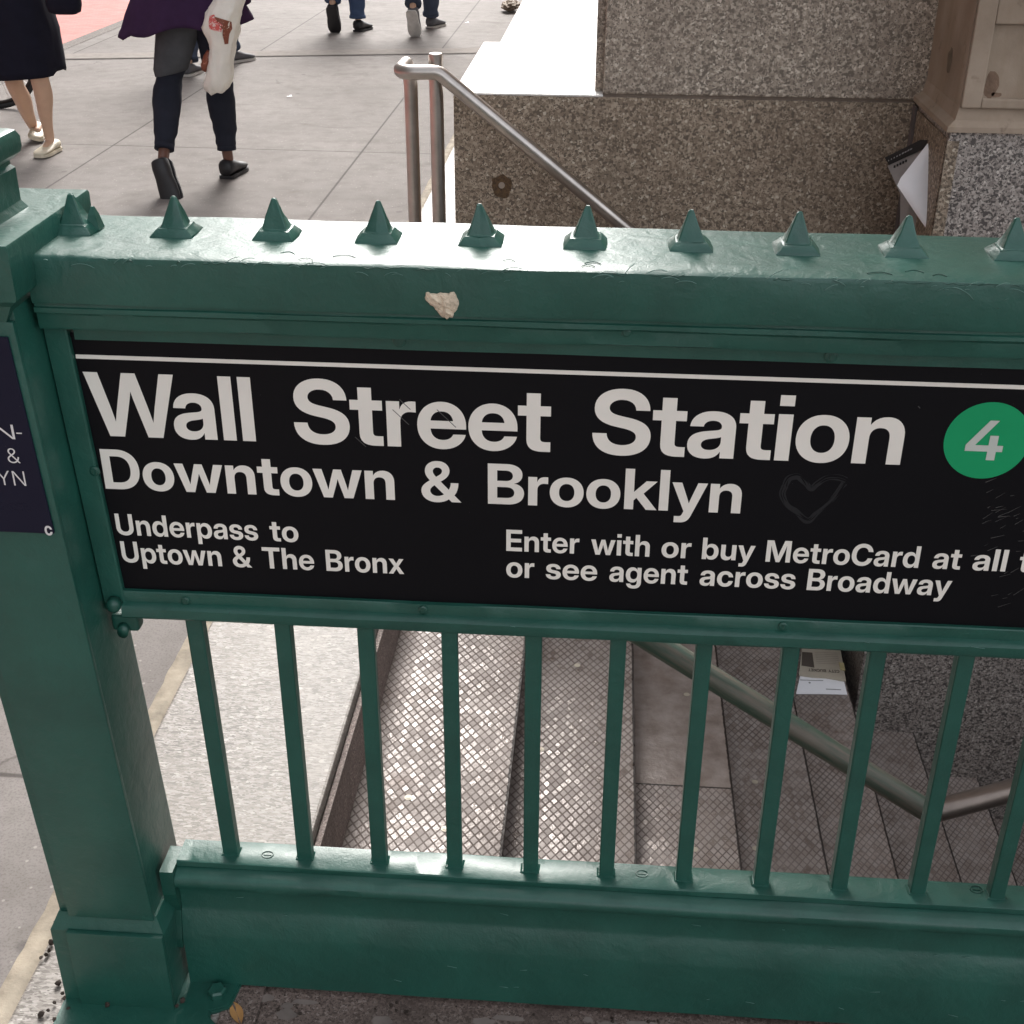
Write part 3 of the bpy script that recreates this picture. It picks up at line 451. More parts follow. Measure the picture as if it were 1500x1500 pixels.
# ------------------------------------------------------------------ lettering (outlines drawn here, filled by winding)
BOLD = json.loads('''{"&":[1322,[[[554,-22],[481,-19],[413,-8],[350,9],[292,33],[223,74],[166,124],[120,182],[86,248],[65,319],[58,396],[62,447],[72,495],[88,540],[111,582],[142,623],[180,664],[225,705],[279,748],[341,793],[630,986],[663,1012],[689,1038],[709,1065],[722,1092],[730,1119],[733,1145],[728,1178],[715,1208],[694,1235],[665,1256],[629,1269],[588,1273],[547,1268],[511,1255],[481,1233],[459,1204],[444,1169],[439,1128],[445,1085],[460,1042],[476,1012],[497,980],[524,945],[555,906],[591,862],[633,813],[1336,0],[1028,0],[443,659],[393,718],[348,774],[307,826],[272,877],[242,927],[218,976],[201,1026],[190,1078],[186,1133],[192,1202],[209,1267],[237,1326],[275,1378],[322,1423],[378,1459],[441,1486],[511,1503],[588,1508],[662,1503],[729,1488],[790,1462],[843,1428],[888,1387],[924,1338],[950,1284],[966,1225],[971,1162],[969,1119],[961,1077],[949,1036],[931,997],[909,959],[882,922],[851,887],[814,853],[773,820],[470,600],[432,571],[401,541],[376,511],[357,480],[346,447],[343,410],[346,374],[356,341],[372,310],[395,282],[422,259],[454,239],[490,225],[528,216],[570,213],[624,218],[676,231],[728,252],[778,282],[824,318],[867,361],[905,409],[938,463],[966,521],[986,583],[998,649],[1002,716],[1247,716],[1245,642],[1237,570],[1224,500],[1205,433],[1180,370],[1150,311],[1113,256],[1070,206],[1021,161],[948,113],[892,73],[831,39],[765,13],[695,-7],[625,-18]]]],"4":[1342,[[[59,323],[59,557],[717,1490],[1019,1490],[369,560],[369,558],[1284,558],[1284,323]],[[803,0],[803,394],[803,499],[803,929],[1084,929],[1084,0]]]],"B":[1319,[[[113,0],[113,1490],[707,1490],[784,1487],[855,1478],[920,1463],[979,1442],[1048,1405],[1105,1361],[1149,1308],[1182,1247],[1201,1180],[1208,1106],[1204,1052],[1193,1001],[1175,955],[1150,913],[1120,876],[1083,844],[1041,817],[994,796],[942,779],[942,777],[1000,767],[1055,750],[1105,724],[1150,691],[1189,650],[1220,603],[1244,548],[1258,487],[1263,420],[1256,340],[1236,267],[1203,201],[1157,142],[1098,93],[1027,53],[965,30],[897,13],[821,3],[740,0]],[[409,239],[699,239],[774,245],[836,262],[887,290],[924,329],[946,378],[954,436],[950,476],[940,512],[924,545],[901,573],[873,597],[839,616],[799,629],[754,638],[704,641],[409,641]],[[409,869],[686,869],[729,872],[769,880],[804,893],[834,910],[859,932],[879,959],[894,989],[903,1023],[906,1060],[899,1114],[880,1161],[847,1199],[803,1228],[749,1245],[686,1251],[409,1251]]]],"C":[1487,[[[771,-24],[672,-18],[578,-1],[490,29],[407,70],[331,121],[264,183],[205,254],[155,336],[115,426],[87,524],[70,630],[64,744],[70,859],[87,966],[115,1064],[155,1155],[205,1236],[264,1308],[331,1369],[407,1421],[489,1462],[578,1491],[672,1508],[771,1514],[856,1510],[937,1497],[1013,1475],[1085,1446],[1151,1409],[1211,1365],[1265,1314],[1312,1256],[1353,1192],[1385,1122],[1410,1047],[1426,966],[1120,966],[1109,1009],[1094,1049],[1076,1085],[1054,1118],[1029,1147],[1001,1173],[970,1195],[936,1213],[899,1228],[860,1238],[819,1244],[775,1246],[694,1239],[621,1219],[557,1184],[501,1138],[454,1080],[417,1010],[396,951],[381,887],[372,818],[369,744],[372,670],[381,602],[396,538],[417,479],[454,410],[500,352],[556,306],[621,271],[694,251],[775,244],[819,246],[860,252],[899,262],[935,276],[969,295],[1000,317],[1028,342],[1053,371],[1075,404],[1094,440],[1109,479],[1120,522],[1426,522],[1410,441],[1385,366],[1353,297],[1312,233],[1265,175],[1211,124],[1150,80],[1085,44],[1013,14],[937,-7],[856,-20]]]],"D":[1435,[[[636,0],[252,0],[252,256],[620,256],[693,259],[759,270],[818,288],[871,312],[931,356],[980,412],[1018,479],[1039,537],[1054,600],[1063,670],[1066,746],[1063,822],[1054,891],[1039,955],[1018,1012],[980,1079],[931,1134],[871,1178],[819,1203],[760,1220],[695,1231],[623,1234],[245,1234],[245,1490],[643,1490],[751,1484],[851,1467],[944,1439],[1030,1399],[1107,1349],[1175,1290],[1233,1221],[1282,1142],[1321,1054],[1349,959],[1365,857],[1371,746],[1365,635],[1349,532],[1321,437],[1282,349],[1233,270],[1175,201],[1107,141],[1029,91],[943,51],[849,23],[747,6]],[[415,1490],[415,0],[113,0],[113,1490]]]],"E":[1243,[[[113,0],[113,1490],[1178,1490],[1178,1230],[415,1230],[415,880],[1120,880],[1120,626],[415,626],[415,260],[1178,260],[1178,0]]]],"I":[798,[[[64,0],[64,246],[248,246],[248,1244],[64,1244],[64,1490],[734,1490],[734,1244],[550,1244],[550,246],[734,246],[734,0]]]],"K":[1400,[[[331,315],[331,691],[365,732],[399,773],[433,814],[467,854],[501,895],[535,936],[570,976],[604,1017],[638,1058],[1009,1490],[1373,1490],[744,766],[720,766]],[[113,0],[113,1490],[415,1490],[415,1074],[415,700],[415,555],[415,0]],[[1038,0],[589,679],[771,909],[1388,0]]]],"M":[1828,[[[113,0],[113,1490],[554,1490],[805,786],[815,753],[827,715],[840,672],[854,626],[869,579],[883,530],[897,482],[911,435],[924,390],[935,348],[945,310],[954,278],[879,278],[887,310],[897,348],[909,390],[922,435],[935,482],[949,530],[963,579],[977,626],[991,672],[1004,715],[1016,753],[1026,786],[1273,1490],[1715,1490],[1715,0],[1418,0],[1418,714],[1418,749],[1419,789],[1420,832],[1421,879],[1422,928],[1423,979],[1425,1031],[1426,1083],[1428,1136],[1429,1188],[1430,1238],[1430,1287],[1467,1287],[1451,1234],[1435,1181],[1419,1126],[1403,1072],[1387,1019],[1372,966],[1357,916],[1342,869],[1328,824],[1316,783],[1304,746],[1293,714],[1037,0],[792,0],[533,714],[522,746],[510,783],[497,824],[483,869],[468,916],[453,966],[437,1019],[421,1072],[404,1126],[387,1181],[371,1234],[354,1287],[398,1287],[399,1238],[400,1188],[401,1136],[402,1083],[403,1031],[405,979],[406,928],[408,879],[409,832],[410,789],[410,749],[410,714],[410,0]]]],"S":[1333,[[[673,-24],[582,-20],[497,-9],[420,10],[349,37],[285,70],[230,111],[182,158],[142,212],[111,273],[89,339],[75,411],[71,488],[363,488],[368,436],[382,389],[403,347],[431,311],[467,281],[510,257],[559,239],[615,229],[676,225],[731,228],[781,236],[827,249],[866,267],[900,290],[927,317],[947,348],[959,382],[963,419],[956,465],[935,504],[913,527],[884,548],[849,567],[805,584],[754,600],[694,615],[537,649],[433,676],[344,711],[268,752],[207,800],[160,855],[127,917],[106,986],[100,1062],[108,1149],[131,1228],[170,1299],[209,1347],[255,1390],[308,1426],[368,1457],[434,1482],[505,1500],[581,1510],[663,1514],[746,1510],[823,1500],[894,1481],[959,1456],[1018,1424],[1070,1386],[1115,1341],[1153,1291],[1183,1234],[1206,1173],[1220,1106],[1226,1033],[942,1033],[930,1100],[903,1157],[860,1203],[805,1237],[740,1257],[664,1264],[615,1262],[570,1254],[529,1240],[492,1222],[461,1200],[436,1174],[417,1145],[406,1112],[402,1077],[409,1033],[429,997],[450,975],[478,955],[512,937],[554,921],[604,906],[661,892],[805,860],[881,842],[949,821],[1010,797],[1065,771],[1112,741],[1153,708],[1187,672],[1214,633],[1236,590],[1251,543],[1260,493],[1263,439],[1258,370],[1245,306],[1223,247],[1192,192],[1152,143],[1105,100],[1051,63],[988,32],[919,8],[843,-10],[762,-20]]]],"T":[1299,[[[45,1230],[45,1490],[1254,1490],[1254,1230],[801,1230],[801,0],[499,0],[499,1230]]]],"U":[1442,[[[721,-24],[631,-20],[548,-7],[470,15],[398,45],[333,82],[276,127],[227,178],[185,236],[151,299],[128,368],[114,441],[109,518],[109,1490],[405,1490],[405,543],[410,486],[423,434],[444,386],[474,344],[511,308],[555,278],[605,256],[660,243],[721,239],[783,243],[838,256],[888,278],[932,307],[968,343],[998,386],[1019,434],[1032,486],[1037,543],[1037,1490],[1333,1490],[1333,519],[1329,441],[1314,367],[1291,299],[1258,235],[1216,178],[1166,127],[1109,82],[1044,45],[972,15],[895,-7],[811,-20]]]],"W":[2038,[[[410,0],[10,1490],[332,1490],[510,743],[523,682],[537,621],[549,560],[561,499],[574,438],[586,378],[597,317],[609,256],[619,195],[559,195],[572,256],[584,317],[596,378],[609,438],[622,499],[635,560],[649,621],[663,682],[677,743],[864,1490],[1174,1490],[1360,743],[1374,682],[1388,621],[1402,560],[1415,499],[1428,438],[1441,378],[1454,317],[1466,256],[1478,195],[1416,195],[1428,256],[1439,317],[1451,378],[1463,438],[1475,499],[1488,560],[1501,621],[1514,682],[1527,743],[1705,1490],[2028,1490],[1627,0],[1288,0],[1075,819],[1060,880],[1045,946],[1030,1016],[1014,1092],[997,1173],[977,1260],[1059,1260],[1040,1173],[1023,1092],[1007,1016],[993,946],[977,880],[962,819],[749,0]]]],"Y":[1410,[[[561,0],[561,559],[10,1490],[357,1490],[612,1041],[635,1000],[658,959],[680,918],[702,877],[724,836],[745,795],[678,795],[699,836],[720,877],[741,918],[763,959],[785,1000],[807,1041],[1055,1490],[1400,1490],[857,559],[857,0]]]],"a":[1130,[[[428,-18],[361,-14],[298,-2],[241,17],[190,45],[147,80],[112,123],[85,173],[70,232],[64,298],[68,354],[79,404],[98,447],[122,484],[153,516],[188,543],[228,565],[272,583],[320,598],[371,609],[423,618],[477,624],[537,631],[589,637],[631,643],[680,654],[713,669],[732,690],[738,720],[738,727],[733,764],[717,797],[691,824],[657,844],[629,854],[598,860],[563,862],[528,860],[495,854],[466,844],[428,823],[400,795],[380,761],[371,722],[98,722],[108,792],[130,855],[163,911],[206,960],[260,1001],[324,1034],[378,1053],[437,1067],[502,1075],[572,1078],[641,1075],[705,1067],[764,1053],[817,1034],[864,1010],[906,982],[942,948],[971,910],[994,868],[1011,821],[1021,771],[1024,717],[1024,0],[741,0],[741,149],[737,149],[717,116],[694,87],[669,60],[639,37],[606,18],[569,3],[527,-9],[480,-15]],[[507,185],[553,188],[595,197],[632,211],[664,231],[691,255],[712,283],[728,315],[737,349],[740,386],[740,494],[725,487],[706,480],[683,474],[656,468],[627,462],[595,456],[561,450],[525,445],[493,439],[462,431],[433,421],[396,401],[367,376],[349,345],[342,305],[348,270],[363,241],[388,217],[420,199],[461,188]]]],"b":[1221,[[[706,-22],[661,-20],[618,-13],[577,-2],[539,14],[503,34],[470,60],[441,89],[415,123],[392,162],[391,162],[391,0],[105,0],[105,1490],[395,1490],[395,909],[396,909],[420,945],[447,977],[477,1004],[509,1027],[544,1045],[582,1060],[622,1070],[664,1076],[708,1078],[795,1070],[874,1047],[946,1009],[994,970],[1037,925],[1074,874],[1105,815],[1131,751],[1149,682],[1159,608],[1163,529],[1159,449],[1149,374],[1131,304],[1106,240],[1075,181],[1038,130],[995,85],[947,47],[894,17],[836,-5],[773,-18]],[[632,215],[678,219],[720,231],[758,252],[791,280],[818,316],[841,359],[857,409],[867,466],[870,529],[867,593],[857,649],[841,699],[818,742],[791,778],[758,806],[720,826],[678,839],[632,843],[584,839],[540,826],[500,804],[465,775],[436,738],[412,695],[395,645],[384,590],[381,529],[384,468],[395,413],[412,363],[436,320],[465,283],[500,254],[540,232],[584,219]]]],"c":[1135,[[[587,-24],[510,-20],[439,-7],[372,15],[310,46],[254,84],[204,129],[161,181],[125,240],[96,304],[75,374],[63,448],[58,527],[63,606],[75,681],[96,751],[125,815],[161,874],[204,926],[254,972],[310,1010],[372,1041],[439,1063],[510,1076],[587,1080],[654,1077],[718,1066],[778,1049],[834,1026],[885,997],[931,963],[971,924],[1006,880],[1035,831],[1057,779],[1073,723],[1081,663],[800,663],[792,702],[778,737],[759,768],[734,795],[706,816],[672,832],[634,842],[591,845],[543,841],[500,828],[462,806],[429,777],[402,740],[380,696],[364,645],[354,589],[351,527],[354,465],[364,410],[380,359],[402,316],[429,279],[462,250],[500,228],[543,215],[591,211],[634,214],[671,224],[704,240],[733,261],[756,288],[775,319],[789,355],[799,395],[1081,395],[1074,336],[1060,280],[1038,228],[1009,179],[975,135],[934,95],[887,60],[836,31],[780,7],[719,-10],[655,-21]]]],"d":[1221,[[[515,-22],[449,-18],[387,-5],[329,17],[275,47],[226,85],[184,130],[146,181],[115,240],[90,304],[73,374],[62,449],[58,529],[62,608],[73,682],[91,751],[116,815],[148,874],[185,925],[228,970],[276,1009],[348,1047],[427,1070],[513,1078],[558,1076],[601,1070],[640,1060],[678,1045],[713,1027],[745,1004],[775,977],[801,945],[825,909],[827,909],[827,1490],[1116,1490],[1116,0],[831,0],[831,162],[829,162],[807,123],[781,89],[751,60],[719,34],[683,14],[645,-2],[604,-13],[561,-20]],[[590,215],[638,219],[682,232],[722,254],[757,283],[786,320],[809,363],[827,413],[837,468],[841,529],[837,590],[827,645],[809,695],[786,738],[757,775],[722,804],[682,826],[638,839],[590,843],[544,839],[502,826],[464,806],[431,778],[403,742],[381,699],[364,649],[354,593],[351,529],[354,466],[364,409],[381,359],[403,316],[431,280],[464,252],[502,231],[544,219]]]],"e":[1148,[[[585,-24],[508,-20],[436,-6],[369,16],[307,47],[251,85],[202,131],[159,183],[123,242],[95,307],[75,376],[63,449],[58,527],[63,606],[75,679],[96,749],[125,813],[161,872],[203,925],[252,970],[307,1009],[368,1040],[433,1062],[502,1076],[575,1080],[651,1076],[721,1062],[787,1040],[847,1010],[902,972],[950,927],[993,875],[1028,818],[1056,754],[1077,685],[1089,611],[1093,533],[1093,455],[163,455],[163,641],[953,641],[822,596],[819,648],[809,694],[793,736],[771,772],[743,802],[710,827],[672,844],[629,855],[581,858],[534,855],[492,844],[454,827],[420,802],[393,772],[370,736],[354,694],[344,648],[341,596],[341,470],[344,417],[354,369],[371,325],[393,287],[422,255],[457,229],[497,210],[543,198],[594,194],[631,196],[666,202],[697,211],[739,232],[773,259],[799,293],[817,331],[1083,331],[1064,264],[1034,203],[993,147],[943,97],[885,55],[818,21],[746,-4],[668,-19]]]],"g":[1221,[[[601,-432],[530,-429],[464,-421],[403,-408],[349,-390],[284,-357],[230,-318],[185,-270],[150,-216],[125,-157],[110,-91],[391,-91],[406,-129],[430,-160],[463,-185],[503,-203],[533,-211],[566,-216],[601,-218],[669,-211],[725,-191],[770,-158],[803,-112],[823,-54],[829,17],[829,178],[828,178],[806,140],[780,106],[750,77],[718,52],[682,33],[644,18],[604,7],[561,1],[515,-1],[449,3],[387,16],[329,37],[275,67],[211,119],[158,182],[115,257],[90,320],[73,387],[62,459],[58,535],[62,613],[73,685],[91,754],[116,817],[159,893],[213,957],[276,1009],[348,1047],[427,1070],[513,1078],[558,1076],[601,1070],[641,1059],[679,1044],[714,1024],[747,1001],[778,972],[805,940],[829,903],[830,903],[830,1056],[1116,1056],[1116,40],[1112,-40],[1100,-112],[1080,-175],[1051,-231],[1002,-294],[941,-345],[870,-384],[809,-405],[744,-420],[675,-429]],[[590,231],[638,236],[682,248],[722,269],[757,298],[786,334],[809,377],[827,426],[837,480],[841,539],[837,599],[827,653],[809,702],[786,745],[757,781],[722,809],[682,830],[638,843],[590,847],[544,843],[502,831],[464,811],[431,784],[403,749],[381,706],[364,657],[354,602],[351,539],[354,477],[364,422],[381,373],[403,330],[431,295],[464,267],[502,247],[544,235]]]],"h":[1196,[[[395,588],[395,0],[105,0],[105,1490],[395,1490],[395,782],[340,782],[368,848],[401,907],[440,957],[483,1000],[551,1043],[629,1069],[719,1078],[791,1073],[857,1056],[915,1030],[967,992],[1010,945],[1045,888],[1070,821],[1086,746],[1091,661],[1091,0],[801,0],[801,609],[795,674],[778,729],[750,772],[711,803],[663,821],[605,827],[565,825],[529,816],[496,802],[467,782],[442,756],[422,724],[407,685],[398,640]]]],"i":[500,[[[102,0],[102,1064],[396,1064],[396,0]],[[102,1250],[102,1490],[396,1490],[396,1250]]]],"k":[1124,[[[368,307],[368,649],[398,649],[773,1056],[1114,1056],[634,526],[568,526]],[[105,0],[105,1490],[395,1490],[395,0]],[[796,0],[459,462],[651,664],[1136,0]]]],"l":[500,[[[102,0],[102,1490],[396,1490],[396,0]]]],"m":[1806,[[[105,0],[105,1056],[385,1056],[385,819],[367,819],[388,874],[414,922],[445,964],[481,999],[520,1028],[563,1050],[609,1066],[656,1075],[704,1078],[781,1070],[851,1047],[914,1008],[966,956],[1002,893],[1022,819],[991,819],[1008,870],[1031,916],[1062,957],[1098,993],[1140,1023],[1187,1047],[1237,1064],[1290,1075],[1346,1078],[1412,1073],[1472,1058],[1528,1034],[1578,1000],[1620,957],[1655,905],[1681,845],[1696,776],[1701,699],[1701,0],[1412,0],[1412,647],[1406,706],[1388,754],[1359,791],[1322,817],[1279,833],[1231,838],[1194,835],[1161,827],[1131,813],[1105,794],[1084,770],[1066,742],[1053,711],[1045,676],[1043,638],[1043,0],[764,0],[764,656],[758,708],[742,752],[714,788],[678,816],[635,832],[586,838],[552,835],[520,827],[490,813],[463,794],[440,770],[421,741],[406,707],[398,668],[395,624],[395,0]]]],"n":[1196,[[[395,588],[395,0],[105,0],[105,1056],[390,1056],[390,782],[340,782],[368,848],[401,907],[440,957],[483,1000],[551,1043],[629,1069],[719,1078],[791,1073],[857,1056],[915,1030],[967,992],[1010,945],[1045,888],[1070,821],[1086,746],[1091,661],[1091,0],[801,0],[801,609],[795,674],[778,729],[750,772],[711,803],[663,821],[605,827],[565,825],[529,816],[496,802],[467,782],[442,756],[422,724],[407,685],[398,640]]]],"o":[1186,[[[593,-24],[516,-20],[444,-7],[376,15],[314,45],[257,83],[206,128],[163,179],[126,238],[96,302],[75,372],[63,447],[58,527],[63,607],[75,682],[96,752],[126,817],[163,876],[206,927],[257,972],[314,1011],[376,1041],[444,1063],[516,1076],[593,1080],[671,1076],[743,1063],[811,1041],[873,1011],[930,972],[980,927],[1024,876],[1061,817],[1090,752],[1111,682],[1124,607],[1128,527],[1124,447],[1111,372],[1090,302],[1061,238],[1024,179],[980,128],[930,83],[873,45],[811,15],[743,-7],[671,-20]],[[593,212],[640,216],[682,229],[721,250],[754,278],[782,315],[805,358],[822,408],[832,465],[835,527],[832,590],[822,647],[805,697],[782,741],[754,777],[721,806],[682,827],[640,840],[593,844],[547,840],[505,827],[466,806],[433,777],[404,741],[381,697],[365,647],[354,590],[351,527],[354,464],[365,408],[381,358],[404,314],[432,278],[466,250],[505,229],[547,216]]]],"p":[1221,[[[105,-418],[105,1056],[391,1056],[391,912],[394,912],[418,947],[444,978],[474,1004],[507,1027],[542,1045],[580,1060],[621,1070],[664,1076],[708,1078],[795,1070],[874,1047],[946,1009],[994,970],[1037,925],[1074,874],[1105,815],[1131,751],[1149,682],[1159,608],[1163,529],[1159,449],[1149,374],[1131,304],[1106,240],[1075,181],[1038,130],[995,85],[947,47],[894,17],[836,-5],[773,-18],[706,-22],[661,-20],[619,-13],[579,-2],[541,14],[506,34],[474,58],[446,87],[420,120],[398,158],[395,158],[395,-418]],[[632,215],[678,219],[720,231],[758,252],[791,280],[818,316],[841,359],[857,409],[867,466],[870,529],[867,593],[857,649],[841,699],[818,742],[791,778],[758,806],[720,826],[678,839],[632,843],[584,839],[540,826],[500,804],[465,775],[436,738],[412,695],[395,645],[384,590],[381,529],[384,468],[395,413],[412,363],[436,320],[465,283],[500,254],[540,232],[584,219]]]],"r":[760,[[[105,0],[105,1056],[385,1056],[385,876],[388,876],[411,934],[441,981],[479,1018],[525,1043],[580,1059],[645,1064],[670,1063],[692,1063],[713,1062],[731,1061],[731,813],[710,814],[679,816],[643,818],[606,819],[567,816],[531,806],[498,791],[468,770],[443,743],[422,709],[407,670],[398,626],[395,575],[395,0]]]],"s":[1061,[[[541,-26],[454,-21],[373,-7],[299,16],[232,49],[176,89],[128,138],[92,195],[67,259],[55,331],[341,331],[351,288],[370,252],[399,222],[436,200],[482,187],[536,183],[587,186],[631,197],[667,215],[693,238],[709,265],[714,296],[705,334],[678,364],[650,380],[617,393],[576,403],[392,439],[320,457],[257,481],[203,511],[159,547],[115,604],[88,670],[79,747],[85,810],[103,869],[133,921],[175,967],[226,1006],[288,1037],[358,1060],[437,1074],[524,1078],[611,1074],[690,1059],[762,1035],[824,1002],[877,961],[921,912],[953,855],[973,792],[981,722],[712,722],[706,762],[689,798],[661,829],[625,852],[582,866],[532,871],[485,867],[445,857],[412,838],[387,815],[373,788],[368,758],[376,720],[402,690],[428,673],[460,660],[497,650],[697,611],[771,593],[835,570],[889,542],[932,509],[974,457],[999,394],[1007,322],[1001,255],[981,194],[948,138],[903,90],[849,50],[783,17],[710,-6],[629,-21]]]],"t":[751,[[[706,1056],[706,828],[18,828],[18,1056]],[[200,1344],[490,1344],[490,324],[495,278],[512,249],[543,233],[594,228],[621,228],[653,228],[683,228],[706,228],[706,0],[674,0],[632,0],[601,0],[569,0],[537,0],[456,4],[386,17],[328,38],[282,68],[237,121],[209,192],[200,279]]]],"u":[1196,[[[477,-22],[405,-17],[340,0],[281,26],[229,64],[186,111],[151,168],[126,235],[110,310],[105,395],[105,1056],[395,1056],[395,447],[401,382],[418,328],[446,285],[486,253],[534,235],[591,229],[631,231],[667,240],[700,254],[729,274],[754,300],[774,332],[789,371],[798,416],[801,468],[801,1056],[1091,1056],[1091,0],[806,0],[806,274],[856,274],[828,208],[795,150],[756,99],[713,56],[645,13],[567,-13]]]],"w":[1671,[[[338,0],[12,1056],[316,1056],[414,684],[433,607],[452,529],[470,449],[488,369],[506,289],[524,211],[484,211],[504,289],[523,369],[543,449],[562,529],[582,607],[602,684],[705,1056],[966,1056],[1068,684],[1088,607],[1108,529],[1127,449],[1146,369],[1166,289],[1185,211],[1146,211],[1164,289],[1181,369],[1199,449],[1217,529],[1235,607],[1253,684],[1351,1056],[1659,1056],[1333,0],[1033,0],[910,422],[898,463],[887,506],[875,548],[864,591],[853,635],[842,678],[831,722],[820,765],[808,808],[863,808],[852,765],[841,722],[829,678],[818,635],[807,591],[796,548],[785,506],[773,463],[761,422],[636,0]]]],"x":[1097,[[[12,0],[439,607],[434,476],[38,1056],[356,1056],[451,906],[477,862],[503,818],[527,776],[552,734],[576,692],[600,650],[506,650],[531,692],[556,734],[580,776],[605,818],[631,862],[658,906],[755,1056],[1068,1056],[664,476],[669,607],[1085,0],[766,0],[659,165],[632,208],[607,250],[583,291],[559,331],[534,372],[510,413],[592,413],[567,372],[542,331],[518,291],[493,250],[467,208],[440,165],[330,0]]]],"y":[1131,[[[130,-418],[130,-188],[263,-188],[295,-185],[321,-177],[342,-162],[359,-141],[374,-112],[389,-76],[419,4],[12,1056],[317,1056],[496,531],[516,470],[535,408],[554,346],[572,284],[590,222],[608,161],[527,161],[544,222],[562,284],[580,346],[599,408],[618,470],[638,531],[818,1056],[1119,1056],[653,-164],[630,-219],[603,-267],[574,-308],[541,-342],[505,-370],[466,-391],[422,-406],[374,-415],[322,-418],[290,-418],[258,-418],[226,-418],[194,-418],[162,-418]]]]}''')
THIN = json.loads('''{"N":[1554,[[[196,0],[196,1490],[366,1490],[1037,484],[1056,454],[1077,422],[1100,386],[1123,347],[1148,306],[1173,263],[1199,218],[1224,171],[1250,123],[1226,123],[1222,173],[1219,222],[1217,269],[1215,315],[1214,359],[1213,401],[1212,441],[1212,477],[1212,511],[1212,1490],[1358,1490],[1358,0],[1187,0],[563,932],[538,971],[513,1009],[488,1049],[463,1090],[435,1135],[406,1183],[375,1237],[340,1297],[301,1363],[329,1363],[332,1302],[334,1243],[336,1188],[338,1136],[340,1087],[341,1042],[342,1001],[343,965],[343,934],[343,0]]]],"-":[929,[[[967,702],[967,572],[342,572],[342,702]]]],"&":[1282,[[[571,-20],[483,-14],[402,4],[329,34],[266,74],[212,122],[169,179],[137,243],[118,311],[112,384],[116,441],[128,493],[147,540],[174,584],[208,627],[249,669],[295,710],[348,753],[406,797],[626,960],[652,981],[677,1002],[701,1024],[723,1048],[742,1074],[758,1101],[770,1130],[777,1162],[780,1195],[774,1247],[756,1292],[725,1331],[685,1360],[637,1378],[582,1384],[542,1381],[506,1372],[472,1357],[442,1337],[417,1313],[396,1285],[381,1253],[372,1217],[369,1179],[372,1142],[380,1107],[393,1073],[412,1039],[435,1004],[462,967],[493,928],[528,885],[566,838],[1248,0],[1078,0],[487,722],[438,782],[393,837],[352,888],[316,935],[286,982],[261,1028],[243,1075],[232,1125],[228,1178],[233,1239],[248,1296],[273,1348],[306,1393],[347,1432],[396,1464],[451,1487],[512,1501],[579,1506],[645,1501],[705,1487],[759,1464],[806,1433],[846,1396],[878,1352],[901,1303],[915,1250],[920,1193],[918,1150],[909,1109],[896,1070],[878,1033],[854,997],[827,962],[794,929],[758,896],[718,864],[444,660],[381,610],[332,563],[297,519],[274,475],[260,429],[255,380],[259,328],[273,281],[295,237],[324,199],[361,166],[404,139],[452,120],[505,108],[562,104],[624,108],[684,120],[741,141],[794,169],[844,204],[889,246],[930,294],[964,349],[994,410],[1016,476],[1031,547],[1039,623],[1174,621],[1169,544],[1158,475],[1141,414],[1120,360],[1097,314],[1073,274],[1048,239],[1025,210],[1004,185],[975,148],[925,100],[866,60],[799,26],[726,0],[650,-15]]]],"Y":[1367,[[[610,0],[610,639],[56,1490],[227,1490],[542,1004],[574,954],[603,905],[631,857],[659,807],[686,751],[714,689],[656,689],[684,752],[712,809],[739,859],[767,907],[796,955],[827,1004],[1140,1490],[1310,1490],[757,639],[757,0]]]]}''')
_tri = {}
def glyph(font, ch):
    key = (id(font), ch)
    if key in _tri: return _tri[key]
    adv, cs = font[ch]; vs, es = [], []
    for c in cs:
        o = len(vs); vs += [Vector((x, y)) for x, y in c]; es += [(o + i, o + (i + 1) % len(c)) for i in range(len(c))]
    V, E, F, *_ = delaunay_2d_cdt(vs, es, [], 0, 1e-4)
    keep = []
    for f in F:
        cx = sum(V[i].x for i in f) / 3; cy = sum(V[i].y for i in f) / 3; wn = 0
        for c in cs:
            for (x0, y0), (x1, y1) in zip(c, c[1:] + c[:1]):
                if (y0 <= cy) != (y1 <= cy):
                    xi = x0 + (cy - y0) * (x1 - x0) / (y1 - y0)
                    if xi > cx: wn += 1 if y1 > y0 else -1
        if wn: keep.append(tuple(f))
    _tri[key] = (adv, [(v.x, v.y) for v in V], keep); return _tri[key]
def word_mesh(bm, font, text, x0, x1, base, cap, put, italic=0.0, track=0):
    """text set between x0 and x1 with its baseline at `base`; put(x, z) -> 3-D point"""
    run, pen = [], 0
    for ch in text:
        adv, V, F = glyph(font, ch); run.append((pen, V, F)); pen += adv - track - (130 if ch == 'W' else 0)
    used = [p + x for p, V, F in run for i in {i for f in F for i in f} for x in [V[i][0]]]
    a, b = min(used), max(used); sx = (x1 - x0) / (b - a) if x1 is not None else cap / 1490
    for p, V, F in run:
        idx = {}
        for f in F:
            vs = []
            for i in f:
                if i not in idx:
                    x, y = V[i]; idx[i] = bm.verts.new(put(x0 + (p + x - a) * sx + y * italic * cap / 1490, base + y / 1490 * cap))
                vs.append(idx[i])
            bm.faces.new(vs)
    return x0 + (b - a) * sx

